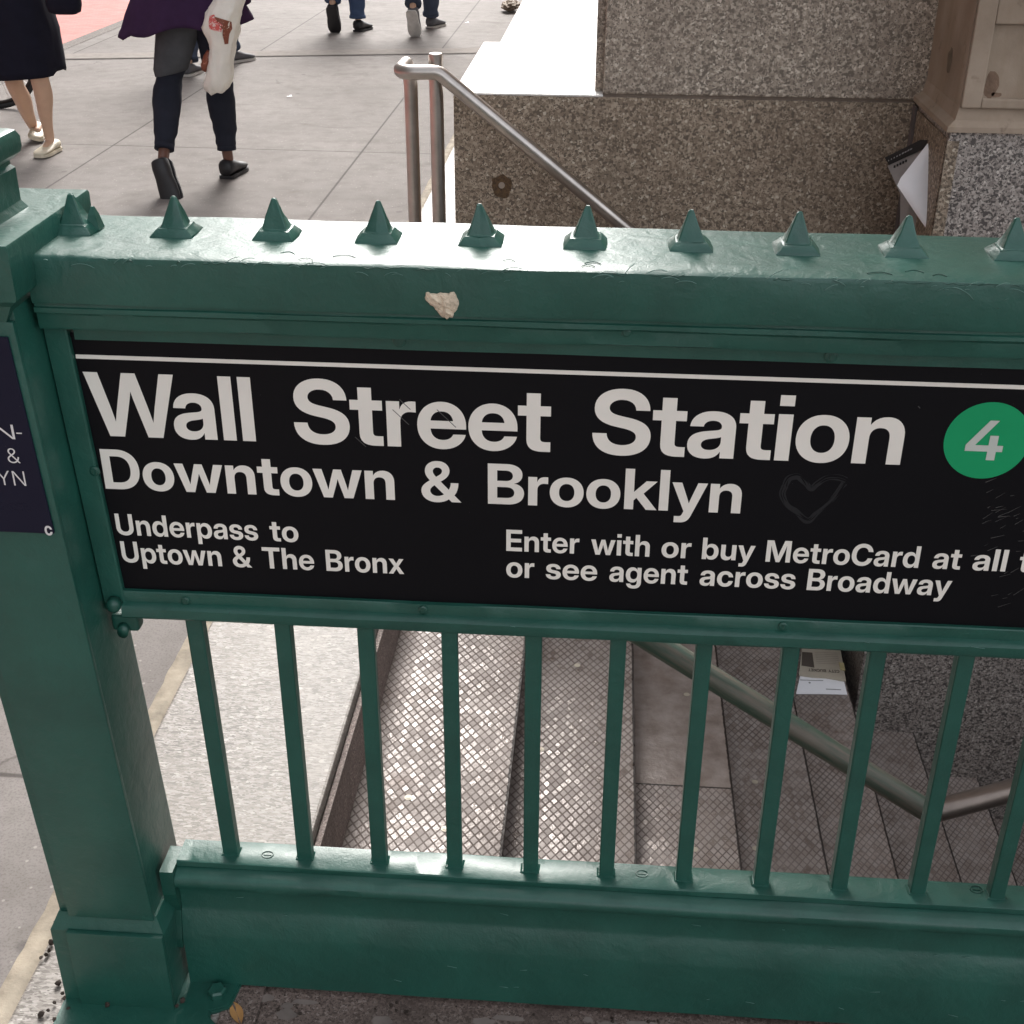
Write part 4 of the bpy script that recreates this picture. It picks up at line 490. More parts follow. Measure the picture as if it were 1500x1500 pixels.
# ------------------------------------------------------------------ ground
NOS = [-.24, .118, .416, .692, .959, 1.21, 1.468] + [1.468 + .258 * k for k in range(1, 8)]     # stair nosings
RISE = .19; NST = len(NOS) - 1
X0, X1, Y0, Y1 = -.66, 4.2, .06, 2.7          # hole in the pavement
bm = nb()
def quad(bm, x0, x1, y0, y1, z):
    bm.faces.new([bm.verts.new(p) for p in ((x0, y0, z), (x1, y0, z), (x1, y1, z), (x0, y1, z))])
quad(bm, -4.42, X0, -60, 120, 0); quad(bm, X0, 60, -60, -.36, 0); quad(bm, X1, 60, -.36, 120, 0); quad(bm, X0, X1, 6.5, 120, 0)
quad(bm, X0, X1, 2.7, 6.5, -.004)
tag(obj("sidewalk", bm, M['sidewalk']), kind='structure')
bm = nb(); quad(bm, -90, -4.42, -60, 120, -.12); quad(bm, -4.42, 60, 120, 121, -.12)
tag(obj("road", bm, M['road']), kind='structure')
bm = nb(); box(bm, -4.50, -4.36, -60, 120, -.3, .006, .012)
tag(obj("road_kerb", bm, mat_granite("kerb_stone", [(0, (.14, .125, .115)), (.3, (.20, .18, .165)), (.8, (.26, .235, .215))], 120, .85, spec=.15)), kind='structure')
bm = nb()                                        # broad pale joint across the pavement
quad(bm, -4.34, -.66, 9.47, 9.74, .004); quad(bm, -4.34, -.66, 9.43, 9.468, .004)
m = mat_plain("pale_strip", (.25, .225, .207), .9, var=.12, spec=.1); m2 = mat_plain("strip_joint", (.085, .075, .068), .9, spec=.1)
so_ = tag(obj("pavement_strip", bm, [m, m2]), kind='structure'); so_.data.polygons[1].material_index = 1
for v in so_.data.vertices: v.co.y += (v.co.x + 2.7) * .20
bm = nb()                                        # granite slab at the head of the stairs
box(bm, -.645, NOS[0], -.36, 6.4, -.19, .003, .006)
tag(obj("stair_head_slab", bm, M['pale_granite']), kind='structure')
SLAB_FACE = True
bm = nb(); rows = []
for i in range(360):
    y = -.9 + i * .0225; j = .006 * noise.noise((y * 5, 1, 0)) + .004 * noise.noise((y * 23, 1, 0)); k = .007 * noise.noise((y * 5, 5, 0)) + .004 * noise.noise((y * 23, 7, 0))
    rows.append([bm.verts.new((x, y, z)) for x, z in ((-.690 + j, -.004), (-.684 + j, .003), (-.652 + k, .0050), (-.640 + k, -.003))])
for a, b in zip(rows, rows[1:]):
    for q in range(3): bm.faces.new((a[q], a[q + 1], b[q + 1], b[q]))
tag(obj("joint_filler", done(bm), M['caulk'], smooth=True), kind='structure')
bm = nb(); box(bm, NOS[0], X1, -.36, .10, -.6, 0.0, .004); box(bm, -.302, NOS[0] - .0005, -.36, .02, -.1, .006, .002)
tag(obj("fence_kerb", bm, M['brown_stone']), kind='structure')

# ------------------------------------------------------------------ stairs and stairwell walls
st = thing("staircase", (-.24, 1.3, 0), "flight of worn iron subway stairs with diamond pattern treads going down behind the bars", "stairs")
TY = {3: 1.22}
for k in range(1, NST + 1):
    z = -RISE * k
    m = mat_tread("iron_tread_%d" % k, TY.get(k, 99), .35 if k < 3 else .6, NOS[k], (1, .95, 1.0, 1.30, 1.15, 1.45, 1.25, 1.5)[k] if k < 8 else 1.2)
    bm = nb(); box(bm, NOS[k - 1] - .03, NOS[k], .10, 2.7, z - .022, z, .003)
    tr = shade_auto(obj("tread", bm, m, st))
    bm = nb(); box(bm, NOS[k - 1] - .034, NOS[k - 1] - .022, .10, 2.7, z + .0005, z + RISE - .0225)
    if k == 1:
        for v in bm.verts: v.co.x += .0365; v.co.z -= (.004 if v.co.z > -.05 else 0)
    obj("riser", bm, M['iron'] if k > 1 else M['brown_stone'], st)
    for q in range({1: 3, 2: 4, 3: 5, 4: 4, 5: 5, 6: 3}.get(k, 0)):
        x = random.uniform(NOS[k - 1] + .04, NOS[k] - .03); y = random.uniform(.5, 1.7)
        bm = nb()
        for s_ in (0, 1):
            vs = ell((x, y, z + .0012 + s_ * .0012), .009 - .004 * s_, .009 - .004 * s_, n=14)
            bm.faces.new([bm.verts.new(v) for v in vs])
        obj("stud", bm, M['plug'], tr)
ZB = -RISE * NST
bm = nb(); box(bm, NOS[-1] - .03, 7.5, .10, 2.7, ZB - .25, ZB - .19); obj("landing", bm, M['iron'], st)
wl = thing("stairwell_wall", (1.5, .05, 0), "dark stained wall lining the stairwell under the green railing", "wall")
bm = nb(); box(bm, NOS[0] + .002, 7.5, -.1, .0995, ZB - .3, -.601); box(bm, 7.5, 7.7, -.1, 2.9, ZB - .3, -.01); obj("wall_face", bm, M['brown_stone'], wl)
bm = nb(); box(bm, X1, 7.5, .10, 2.7, -.25, -.005); obj("ceiling_slab", bm, M['brown_stone'], wl)

# ------------------------------------------------------------------ granite building beside the entrance
gb = thing("granite_building", (.75, 3.2, 0), "speckled brown granite building base with a blazing white ledge and limestone pilaster", "building")
ZL = .972; XC = 1.245
bm = nb(); box(bm, -.217, XC - .004, 2.70, 3.75, -2.6, ZL - .0035, .002); obj("lower_block", bm, M['brown_granite'], gb)
bm = nb(); box(bm, -.218, .262, 2.699, 3.76, ZL - .003, ZL + .004, .003); obj("ledge", bm, M['coping'], gb)
bm = nb(); box(bm, .262, XC + .04, 2.712, 2.8, ZL - .012, ZL + .006); obj("mortar_joint", bm, M['mortar'], gb)
bm = nb(); box(bm, .262, XC + .3, 2.706, 14, ZL + .006, 9, .006); obj("upper_block", bm, M['taupe_granite'], gb)
bm = nb(); box(bm, .235, .2615, 2.76, 14, ZL + .0045, 9); obj("corner_reveal", bm, M['taupe_granite'], gb)
bm = nb(); box(bm, XC, 8, 2.25, 2.70 + .3, -2.9, .975, .004); pier = obj("stair_pier", bm, M['grey_granite'], gb)
# the face of the pier that turns the corner is the brown stone, with a wide mortar seam
bm = nb(); box(bm, XC - .004, XC - .0005, 2.262, 2.665, -.2, .955); obj("return_face", bm, M['brown_granite'], gb)
bm = nb(); box(bm, XC - .012, XC - .0045, 2.664, 2.699, -.2, .965); obj("corner_mortar", bm, mat_plain("grey_mortar", (.13, .11, .105), .9, bump=(90, .4, .003)), gb)
bm = nb(); box(bm, XC - .003, XC + .030, 2.2465, 2.2495, -.2, .95); obj("edge_stain", bm, M['brown_granite'], gb)
bm = nb()                                        # limestone pilaster base: sloped foot moulding, raised border, recessed panel
def ring(bm, x0, y0, z0, x1, y1, z1):
    """lower rectangle corner (x0,y0,z0) to upper (x1,y1,z1): left and front faces of a skirt running right to x=8"""
    a = [bm.verts.new(p) for p in ((x0, 2.706, z0), (x0, y0, z0), (8, y0, z0))]
    b = [bm.verts.new(p) for p in ((x1, 2.706, z1), (x1, y1, z1), (8, y1, z1))]
    for k in (0, 1): bm.faces.new((a[k], a[k + 1], b[k + 1], b[k]))
ring(bm, XC - .012, 2.238, .976, XC - .010, 2.240, .990)
ring(bm, XC - .010, 2.240, .990, XC + .012, 2.262, 1.006)
ring(bm, XC + .012, 2.262, 1.006, XC + .020, 2.270, 1.040)
ring(bm, XC + .020, 2.270, 1.040, XC + .020, 2.270, 9)
obj("pilaster", done(bm), M['lime'], gb)
bm = nb()
for (x0, x1, z0, z1) in ((XC + .022, XC + .075, 1.040, 9), (XC + .0752, 8, 1.040, 1.066), (XC + .0752, 8, 1.262, 9)):
    box(bm, x0, x1, 2.255, 2.268, z0, z1, .004)
obj("panel_border", bm, M['lime'], gb)
bm = nb()                                        # chips and pits in the limestone
def blotch(bm, c, e1, e2, r1, r2, seed, n=22):
    c = Vector(c); vs = []
    for k in range(n):
        a = 2 * math.pi * k / n; f = 1 + .35 * noise.noise((math.cos(a) * 1.7, math.sin(a) * 1.7, seed))
        vs.append(bm.verts.new(c + e1 * (r1 * f * math.cos(a)) + e2 * (r2 * f * math.sin(a))))
    bm.faces.new(vs)
EX, EY, EZ = Vector((1, 0, 0)), Vector((0, 1, 0)), Vector((0, 0, 1))
blotch(bm, (XC + .0192, 2.46, 1.135), EY, EZ, .028, .034, 2)
obj("worn_pit", bm, mat_plain("pit_stone", (.17, .135, .095), .95, bump=(80, .5, .004), var=.35), gb)
bm = nb(); blotch(bm, (XC + .097, 2.2695, 1.10), EX, EZ, .020, .036, 5); blotch(bm, (XC + .115, 2.2695, 1.075), EX, EZ, .016, .006, 8)
obj("chip", bm, mat_plain("chip_stone", (.20, .13, .09), .95, bump=(60, .6, .006), var=.4), gb)
bm = nb(); blotch(bm, (-.061, 2.6992, .68), EX, EZ, .034, .036, 3); s = NT("rust_ring")
s.set(Base_Color=s.mix(s.ramp(s.noise(90, 4, .7), [(.4, 0.0), (.6, 1.0)]), (.06, .035, .018), (.13, .075, .035)), Roughness=.8); obj("rust_stain", bm, s.m, gb)
bm = nb(); vs = ell((-.061, 2.698, .682), .0105, .0105, EX, EZ, 18); loft(bm, [vs, [v + Vector((0, -.002, 0)) for v in vs]]); obj("anchor_plug", done(bm), mat_plain("plug_mortar", (.32, .26, .21), .9), gb)

stp = thing("entrance_steps", (-.2, 9, 0), "pale stone entrance steps rising beside the building behind the white ledge", "steps")
boxo("step", (-.622, -.222, 6.42, 30, -.05, .15), M['step_stone'], stp, .006)
boxo("step", (-.2215, .234, 3.77, 30, -.05, .30), M['coping'], stp, .006)

# unseen block across the street, added so the glossy rail mirrors a darker facade
ob = thing("added_building", (-17, 12, 0), "unseen stone building added across the red paved street for the glossy rail to mirror", "building")
bm = nb(); box(bm, -30, -17, -70, 62, -.1, 46); obj("wall", bm, mat_plain("far_stone", (.27, .245, .22), .9, var=.2), ob)
bm = nb()
for k in range(24):
    for q in range(10): box(bm, -17.02, -16.96, -60 + k * 5, -57.2 + k * 5, 2 + q * 4.3, 4.7 + q * 4.3)
tag(obj("window", bm, mat_plain("far_glass", (.03, .035, .04), .15), ob), kind='stuff')
# ------------------------------------------------------------------ green railing
FX0, FX1 = -.428, 1.62
rl = thing("subway_railing", (.6, 0, 0), "glossy dark green cast iron subway railing with spiked top rail above thin bars", "railing")
ZT = 1.272
prof = [(.150, ZT - .004), (.146, ZT), (.0, ZT + .0005), (-.031, ZT - .0005), (-.0365, ZT - .003), (-.0375, ZT - .008), (-.0385, 1.214), (-.0375, 1.2095), (-.0335, 1.2085),
        (-.0335, 1.2045), (-.0365, 1.2035), (-.0365, 1.1975), (-.0325, 1.1955), (-.0305, 1.1925), (-.0305, 1.1765), (-.0285, 1.1735), (-.004, 1.1730), (.02, 1.1730), (.14, 1.20), (.150, 1.21)]
bm = nb(); prism_x(bm, prof, FX0, FX1, 160, .0012); top = shade_auto(obj("top_rail", bm, M['paint'], rl), 35)
# drips and brush ridges along the front arris
bm = nb()
for i in range(46):
    x = random.uniform(FX0 + .02, FX1 - .05); L = random.uniform(.006, .035)
    pts = [(x + L * t / 5, -.0372 + random.uniform(-.0006, .0006), ZT - .004 + random.uniform(-.002, .001)) for t in range(6)]
    tube(bm, pts, [.0002, .0008, .0011, .001, .0007, .0002], 6)
for i in range(9):                               # curled cracks in the paint film on top
    x = random.uniform(FX0 + .05, .9); y = random.uniform(-.030, -.005); L = random.uniform(.012, .03)
    pts = catmull([(x, y, ZT + .0008), (x + L * .35, y + .005, ZT + .0011), (x + L * .7, y + .0045, ZT + .0011), (x + L, y - .002, ZT + .0008)], 5)
    tube(bm, pts, .0006, 5)
tag(obj("paint_drip", bm, M['paint_dull'], rl, smooth=True), kind='stuff')
bm = nb(); rs = random.Random(21)
for i in range(70):
    x = rs.uniform(FX0 + .02, 1.0); z = ZT - abs(rs.gauss(.002, .006)) - .002; L = rs.uniform(.004, .03); a = rs.gauss(-.15, .35)
    pts = catmull([(x + L * t, -.0388 - .0003, z - L * t * math.tan(a) * .6 + L * .15 * math.sin(t * 3)) for t in (0, .3, .7, 1)], 3)
    tube(bm, pts, [.0002] + [rs.uniform(.00025, .0006)] * (len(pts) - 2) + [.0002], 5)
for i in range(26):
    x = rs.uniform(-.3, 1.0); z = rs.choice((.748, .168, .2, .09, .05)); L = rs.uniform(.004, .02); y = {.748: -.0189, .168: -.0275, .2: -.0243}.get(z, -.0395)
    tube(bm, [(x, y, z), (x + L, y, z - rs.uniform(-.002, .004))], .0004, 5)
tag(obj("scuff", bm, mat_plain("scuffed_paint", (.09, .19, .16), .5), rl, smooth=True), kind='stuff')
# spikes
def spike_bm(x, y, seed):
    bm = nb(); h = .0465; rnd = random.Random(seed * 13); tx, ty, hs_ = rnd.uniform(-.0022, .0022), rnd.uniform(-.002, .002), rnd.uniform(.95, 1.03)
    j = lambda s: rnd.uniform(-s, s)
    def sq(a, b, z, dx=0, dy=0): return [Vector((x + tx * max(0, z) / .047 + sx * a + j(.0011), y + ty * max(0, z) / .047 + sy * b + j(.0011), ZT + z * hs_)) for sx, sy in ((-1, -1), (0, -1.03), (1, -1), (1.03, 0), (1, 1), (0, 1.03), (-1, 1), (-1.03, 0))]
    secs = [sq(.0275, .0262, -.002), sq(.0268, .0255, .0020), sq(.0195, .0178, .0098), sq(.0182, .0165, .0108), sq(.0160, .0145, .0112), sq(.0098, .0090, .0280), sq(.0034, .0032, .0465), sq(.0014, .0014, .0482)]
    loft(bm, secs); done(bm)
    bmesh.ops.bevel(bm, geom=[e for e in bm.edges if e.calc_length() > .012], offset=.0012, segments=1, affect='EDGES')
    return bm
xs = -.4105; n = 0
sp0 = shade_auto(obj("spike", spike_bm(-.402, .070, 1), M['paint'], rl, origin=(-.402, .07, ZT)), 30)
bm = nb(); P = lambda a, b, z: [Vector((-.380 + sx * a, .078 + sy * b, ZT + z)) for sx, sy in ((-1, -1), (1, -1), (1, 1), (-1, 1))]
loft(bm, [P(.009, .010, .001), P(.005, .006, .020), P(.0018, .0018, .030)]); obj("broken_tooth", done(bm), M['paint'], rl)
for i in range(1, 15):
    x = -.270 + (i - 1) * .1319
    if x > FX1 - .04: break
    shade_auto(obj("spike", spike_bm(x, .070, i + 3), M['paint'], rl, origin=(x, .07, ZT)), 30)
# sign frame: top strip, bottom strip with its angle, leaning left stile
LEAN = .045
bm = nb(); prism_x(bm, [(-.006, 1.151), (-.0065, 1.1725), (.010, 1.1725), (.010, 1.151)], -.395, FX1, 60, .0006); obj("frame_strip", bm, M['paint'], rl)
bm = nb(); prism_x(bm, [(-.006, .7705), (-.0072, .7690), (-.0072, .7530), (-.0150, .7505), (-.0185, .7470), (-.0185, .7340), (-.0160, .7300), (.012, .7290), (.020, .731), (.020, .7705)], -.388, FX1, 90, .0009)
shade_auto(obj("frame_strip", bm, M['paint'], rl), 35)
bm = nb()
vs = []
for z in (.752, 1.172):
    dx = -(z - .77) * LEAN
    vs.append([Vector((-.415 + dx, -.0095, z)), Vector((-.3875 + dx, -.0095, z)), Vector((-.3855 + dx, -.0075, z)), Vector((-.3855 + dx, .012, z)), Vector((-.415 + dx, .012, z))])
loft(bm, vs); obj("frame_stile", done(bm), M['paint'], rl)
bm = nb(); vs = []
for z in (.735, 1.176):
    dx = -(z - .77) * LEAN
    vs.append([Vector((-.428 + dx, .002, z)), Vector((-.4155 + dx, -.004, z)), Vector((-.4155 + dx, .03, z)), Vector((-.428 + dx, .03, z))])
loft(bm, vs); obj("frame_angle", done(bm), M['paint_dull'], rl)
def screw(x, z, y, r=.0075, name="screw", mat=None):
    bm = nb(); loft(bm, [ell((x, y, z), r, r, EX, EZ, 18), ell((x, y - .0016, z), r * .95, r * .95, EX, EZ, 18), ell((x, y - .0026, z), r * .6, r * .6, EX, EZ, 18)])
    box(bm, x - r * .18, x + r * .18, y - .0034, y - .0024, z - r * .5, z + r * .5)
    return obj(name, done(bm), mat or M['paint_dull'], rl, smooth=False)
for px, py in ((585, 500), (1217, 522)):
    p = at(px, py, -.0065); screw(p.x, p.z, -.0065, .0085)
for px, py in ((272, 880), (620, 893), (1147, 917)):
    p = at(px, py, -.0072); screw(p.x, p.z, -.0072, .007)
p = at(139, 690, -.0095); screw(p.x, p.z, -.0095, .0075)
p = at(918, 487, -.0305); screw(p.x, p.z, -.0305, .006)
# lug under the left end of the frame
bm = nb(); box(bm, -.409, -.369, -.012, .012, .703, .731, .006, 3); obj("bracket", bm, M['paint_dull'], rl, smooth=False)
bm = nb(); loft(bm, [ell((-.398, -.012, .752), .011, .012, EX, EZ, 16), ell((-.398, -.022, .752), .010, .011, EX, EZ, 16), ell((-.398, -.026, .752), .005, .006, EX, EZ, 16)]); obj("bracket", done(bm), M['paint_dull'], rl, smooth=True)
bm = nb(); loft(bm, [ell((-.391, -.012, .710), .009, .010, EX, EZ, 14), ell((-.391, -.020, .706), .008, .009, EX, EZ, 14)]); obj("bracket", done(bm), M['paint_dull'], rl, smooth=True)
# bars
bm = nb(); box(bm, -.2823 - .0118, -.2823 + .0118, 0, .021, .262, .7295, .0014, 1)
x = -.2823; b0 = None
for i in range(16):
    x = -.2823 + i * .12148
    if x > FX1 - .03: break
    bm = nb(); box(bm, x - .0118, x + .0118, 0.0, .021, .262, .7298, .0016, 1)
    rr = random.Random(i)
    for v in bm.verts: v.co.x += .0022 * (v.co.z - .5) * rr.uniform(-4, 1) * .5
    if i == 0:
        for v in bm.verts: v.co.x -= .009 * max(0, (v.co.z - .267) / .46)
    obj("bar", bm, M['paint'], rl, origin=(x, 0, .267))
    bm = nb(); vs0 = [(x - .017, -.004), (x + .017, -.004), (x + .017, .025), (x - .017, .025)]; q = .0115
    loft(bm, [[Vector((x + (a - x) * (.86 + .1 * rr.random()), b * .75 + .002, .2665)) for a, b in vs0], [Vector((x + (a - x) * .72, b * .62 + .002, .2700)) for a, b in vs0]]); obj("weld", done(bm), M['paint'], rl)
prof = [(.034, .256), (.034, .2655), (.032, .267), (-.016, .267), (-.0185, .2655), (-.0185, .2570), (-.0165, .2545), (-.0200, .2530), (-.0280, .2508), (-.0350, .2480), (-.0388, .2435),
        (-.0398, .236), (-.0380, .228), (-.032, .2225), (-.0265, .2190), (-.0245, .2130), (-.0240, .198), (-.0240, .176), (-.0255, .1690), (-.0290, .163), (-.0375, .128), (-.0392, .120), (-.0392, .014), (.01, .014), (.01, .25)]
bm = nb(); prism_x(bm, prof, -.366, FX1, 150, .0009); shade_auto(obj("bottom_panel", bm, M['paint'], rl), 38)
bm = nb(); loft(bm, [[Vector((xx, y, z)) for y, z in ((-.040, .262), (-.0395, .214), (-.028, .168), (-.044, .118), (-.044, .1), (0.02, .1), (0.02, .262))] for xx in (-.388, -.3665)]); obj("end_bracket", done(bm), M['paint_dull'], rl)
for px, py in ((392, 1252), (940, 1280), (1430, 1303)):
    p = at(px, py, z=.2675); bm = nb(); rr = ell((p.x, p.y, .2678), .0095, .0075, n=20)
    tube(bm, rr + rr[:1], .0008, 6); box(bm, p.x - .006, p.x + .006, p.y - .0012, p.y + .0012, .2668, .2684); obj("screw", bm, M['paint_dull'], rl)

# ------------------------------------------------------------------ railing post
po = thing("railing_post", (-.47, -.02, 0), "square green cast iron railing post with plinth, bolted foot and stepped cap", "post")
def lean_box(bm, x0, x1, y0, y1, z0, z1, bev=.003):
    vs = box(bm, x0, x1, y0, y1, z0, z1, bev, 2)
def lean(o, z0=.2):
    for v in o.data.vertices: v.co.x -= max(0, v.co.z - z0) * LEAN
    return o
bm = nb(); box(bm, -.548, -.392, -.072, .062, .17, 1.225, .003); lean(shade_auto(obj("shaft", bm, M['paint'], po)))
bm = nb(); box(bm, -.531, -.3915, -.0815, -.0725, .196, 1.20, .002); lean(shade_auto(obj("cover_plate", bm, M['paint'], po)))
bm = nb(); S = lambda d, z: [Vector(p) for p in ((-.548 - d, -.0745 - d, z), (-.390 + d, -.0745 - d, z), (-.390 + d, .062 + d * .6, z), (-.548 - d, .062 + d * .6, z))]
loft(bm, [S(.014, .012), S(.014, .172), S(.010, .180), S(.001, .200)]); shade_auto(obj("plinth", done(bm), M['paint'], po), 20)
bm = nb(); box(bm, -.5335, -.376, -.0975, -.0885, .012, .176, .002); shade_auto(obj("plinth_plate", bm, M['paint'], po))
bm = nb(); pts = [(-.565, -.155), (-.30, -.155), (-.292, -.125), (-.312, -.108), (-.316, -.095), (-.286, -.082), (-.278, -.018), (-.36, -.012), (-.565, .09)]
loft(bm, [[Vector((x, y, .004)) for x, y in pts], [Vector((x, y, .014)) for x, y in pts]]); done(bm)
bmesh.ops.bevel(bm, geom=[e for e in bm.edges if all(v.co.z > .01 for v in e.verts)], offset=.003, segments=2, affect='EDGES'); bp = shade_auto(obj("base_plate", bm, M['paint'], po), 50)
p = at(318, 1452, z=.02); bm = nb(); hexa = lambda r, z: [Vector((p.x + r * math.cos(a), p.y + r * math.sin(a), z)) for a in [math.pi / 3 * k + .3 for k in range(6)]]
loft(bm, [hexa(.0155, .0135), hexa(.0155, .024), hexa(.0125, .0275)]); obj("bolt", done(bm), M['paint'], bp)
bm = nb()
def cap_ring(xr, yf, z): return [Vector(q) for q in ((-.60 + (-.42 - xr) - .0, yf, z), (xr, yf, z), (xr, .165, z), (-.60 + (-.42 - xr), .165, z))]
loft(bm, [cap_ring(-.450, -.078, 1.190), cap_ring(-.432, -.088, 1.222), cap_ring(-.419, -.1, 1.232), cap_ring(-.417, -.1005, 1.236), cap_ring(-.417, -.1005, 1.297), cap_ring(-.419, -.0985, 1.3005)])
shade_auto(obj("capital", done(bm), M['paint'], po), 30)
bm = nb()
def nk(xr, d, z): return [Vector(q) for q in ((-.585 + (-.465 - xr), -.04 - d, z), (xr, -.04 - d, z), (xr, .072 + d, z), (-.585 + (-.465 - xr), .072 + d, z))]
loft(bm, [nk(-.462, .004, 1.299), nk(-.4705, .0, 1.310), nk(-.4700, .0, 1.352), nk(-.4745, -.003, 1.356), nk(-.4745, -.003, 1.361), nk(-.470, .002, 1.364), nk(-.4635, .008, 1.370), nk(-.4615, .010, 1.377), nk(-.4615, .010, 1.389), nk(-.465, .006, 1.397), nk(-.471, .0, 1.400)])
shade_auto(obj("finial", done(bm), M['paint'], po), 30)

# ------------------------------------------------------------------ direction plate on the post
dp = thing("direction_plate", (-.5, -.083, 1.0), "dark navy direction plate with thin white letters on the green post", "sign")
bm = nb(); box(bm, -.531, -.4005, -.0865, -.0825, .906, 1.182, .0008, 1); lean(obj("plate", bm, M['navy'], dp), .2 - ORG[dp].z)
for v in []: pass
def lx(x, z): return x - (z - .2) * LEAN
def put_plate(x, z): return Vector((x, -.0871, z))
bm = nb()
for txt, pl, pr, base, capy in (("N-", (0, 660), (29, 660), (12, 643), (12, 622)), ("&", (13, 680), (31, 680), (20, 678), (20, 657)), ("YN", (0, 710), (39, 712), (20, 711), (20, 690))):
    a, b = at(*pl, -.087), at(*pr, -.087); z0, z1 = at(*base, -.087).z, at(*capy, -.087).z
    if txt == "N-":
        word_mesh(bm, THIN, "N", a.x - .002, at(21, 635, -.087).x, z0, z1 - z0, put_plate); word_mesh(bm, THIN, "-", at(24, 635, -.087).x, at(32, 635, -.087).x, z0, z1 - z0, put_plate)
    else: word_mesh(bm, THIN, txt, a.x - (.002 if txt == "YN" else 0), b.x, z0, z1 - z0, put_plate)
obj("lettering", bm, M['white_letter'], dp)
bm = nb(); a, b = at(66, 780, -.087), at(77, 780, -.087); word_mesh(bm, BOLD, "c", a.x, b.x, at(70, 784, -.087).z, .020, put_plate)
obj("sticker_letter", bm, M['white_letter'], dp)
bm = nb()
for r_ in range(3):
    for c_ in range(16):
        if random.random() < .6:
            q = at(2 + c_ * 3.2, 737 + r_ * 5, -.0865); loft(bm, [ell(q, .0011, .0011, EX, EZ, 6), ell(q + Vector((0, -.0006, 0)), .0005, .0005, EX, EZ, 6)])
tag(obj("braille", done(bm), M['navy'], dp), kind='stuff')

# ------------------------------------------------------------------ station sign
SX0, SX1, SZ0, SZ1 = -.412, FX1 - .02, .764, 1.158
sg = thing("station_sign", (.3, 0, .96), "long black station entrance sign with cream lettering and a green number 4 disc", "sign")
bm = nb(); box(bm, SX0, SX1, 0, .006, SZ0, SZ1); obj("board", bm, M['black'], sg)
bm = nb(); box(bm, SX0 + .012, SX1, -.0007, .0003, 1.1225, 1.1280); obj("stripe", bm, M['letter'], sg)
def put_sign(x, z): return Vector((x, -.0006, z))
LINES = [(1.0120, .0920, [("Wall", -.3945, -.1715), ("Street", -.118, .2215), ("Station", .276, .6745)]),
         (.9315, .0605, [("Downtown", -.389, .0125), ("&", .049, .103), ("Brooklyn", .139, .4765)]),
         (.8590, .0338, [("Underpass", -.383, -.182), ("to", -.165, -.125)]),
         (.8145, .0342, [("Uptown", -.3815, -.238), ("&", -.222, -.195), ("The", -.179, -.106), ("Bronx", -.089, .021)]),
         (.8590, .0335, [("Enter", .164, .264), ("with", .280, .360), ("or", .376, .416), ("buy", .431, .502), ("MetroCard", .517, .721), ("at", .739, .776), ("all", .792, .836), ("times", .852, .955)]),
         (.8168, .0338, [("or", .164, .203), ("see", .219, .290), ("agent", .307, .414), ("across", .431, .561), ("Broadway", .577, .770)])]
for base, cap, ws in LINES:
    for t, a, b in ws:
        bm = nb(); word_mesh(bm, BOLD, t, a, b, base, cap, put_sign, track=(66 if cap > .09 else 30 if cap > .05 else 10)); obj("lettering", bm, M['letter'], sg)
bm = nb(); c = Vector((.7782, -.0005, 1.0503)); bm.faces.new([bm.verts.new(v) for v in ell(c, .0537, .0537, EX, EZ, 64)]); bu = obj("route_bullet", bm, M['bullet'], sg)
bm = nb(); word_mesh(bm, BOLD, "4", .7525, .7995, 1.0235, .0555, lambda x, z: Vector((x, -.0010, z))); obj("numeral", bm, M['numeral'], bu)
hp = [(1150, 712), (1146, 725), (1155, 742), (1172, 755), (1185, 762), (1200, 748), (1222, 728), (1237, 708)]
hp2 = [(1150, 712), (1156, 700), (1170, 697), (1180, 706), (1188, 716), (1197, 709), (1212, 700), (1228, 699), (1240, 703)]
bm = nb()
for line, sh_ in ((hp, -1), (hp2, -1), (hp, 0), (hp2, 0), (hp, 1), (hp2, 1)):
    c2 = catmull([at(x, y, -.0003) for x, y in line], 6); prev = None
    for i, q in enumerate(c2):
        t = (c2[min(i + 1, len(c2) - 1)] - c2[max(i - 1, 0)]).normalized(); nn = Vector((-t.z, 0, t.x)); q = q + nn * (.0031 * sh_ + .0014 * noise.noise(q * 55 + Vector((0, sh_ * 9, 0)))); wd = .0021 * max(0, .55 + 1.5 * noise.noise(q * 45 + Vector((0, sh_ * 5, 0)))); y = -.0003 - .00004 * (sh_ + 1) - (0 if line is hp else .00015)
        cur = [bm.verts.new(Vector((q.x, y, q.z)) + nn * wd), bm.verts.new(Vector((q.x, y, q.z)) - nn * wd)]
        if prev: bm.faces.new((prev[0], prev[1], cur[1], cur[0]))
        prev = cur
obj("smeared_heart", bm, M['heart'], sg)
bm = nb(); rs = random.Random(3)
for i in range(46):
    q = at(rs.gauss(1462, 22), rs.gauss(770, 60), -.0004); a = rs.uniform(.1, .8); L = rs.uniform(.003, .022); wd = rs.uniform(.0002, .0005)
    if q.z > 1.12 or q.z < .78: continue
    t = Vector((math.cos(a), 0, math.sin(a))); nn = Vector((-t.z, 0, t.x)); bm.faces.new([bm.verts.new(q + t * L * u + nn * wd * v) for u, v in ((0, -1), (1, -.3), (1, .3), (0, 1))])
for px, py, L in ((575, 600, .030), (585, 585, .02), (640, 600, .035), (520, 640, .02), (1345, 595, .004)):
    q = at(px, py, -.0008); t = Vector((.7, 0, -.7)); nn = Vector((.7, 0, .7)); bm.faces.new([bm.verts.new(q + t * L * u + nn * .0005 * v) for u, v in ((0, -1), (1, -1), (1, 1), (0, 1))])
tag(obj("scratch", bm, mat_plain("scratch_grey", (.085, .08, .078), .7), sg), kind='stuff')

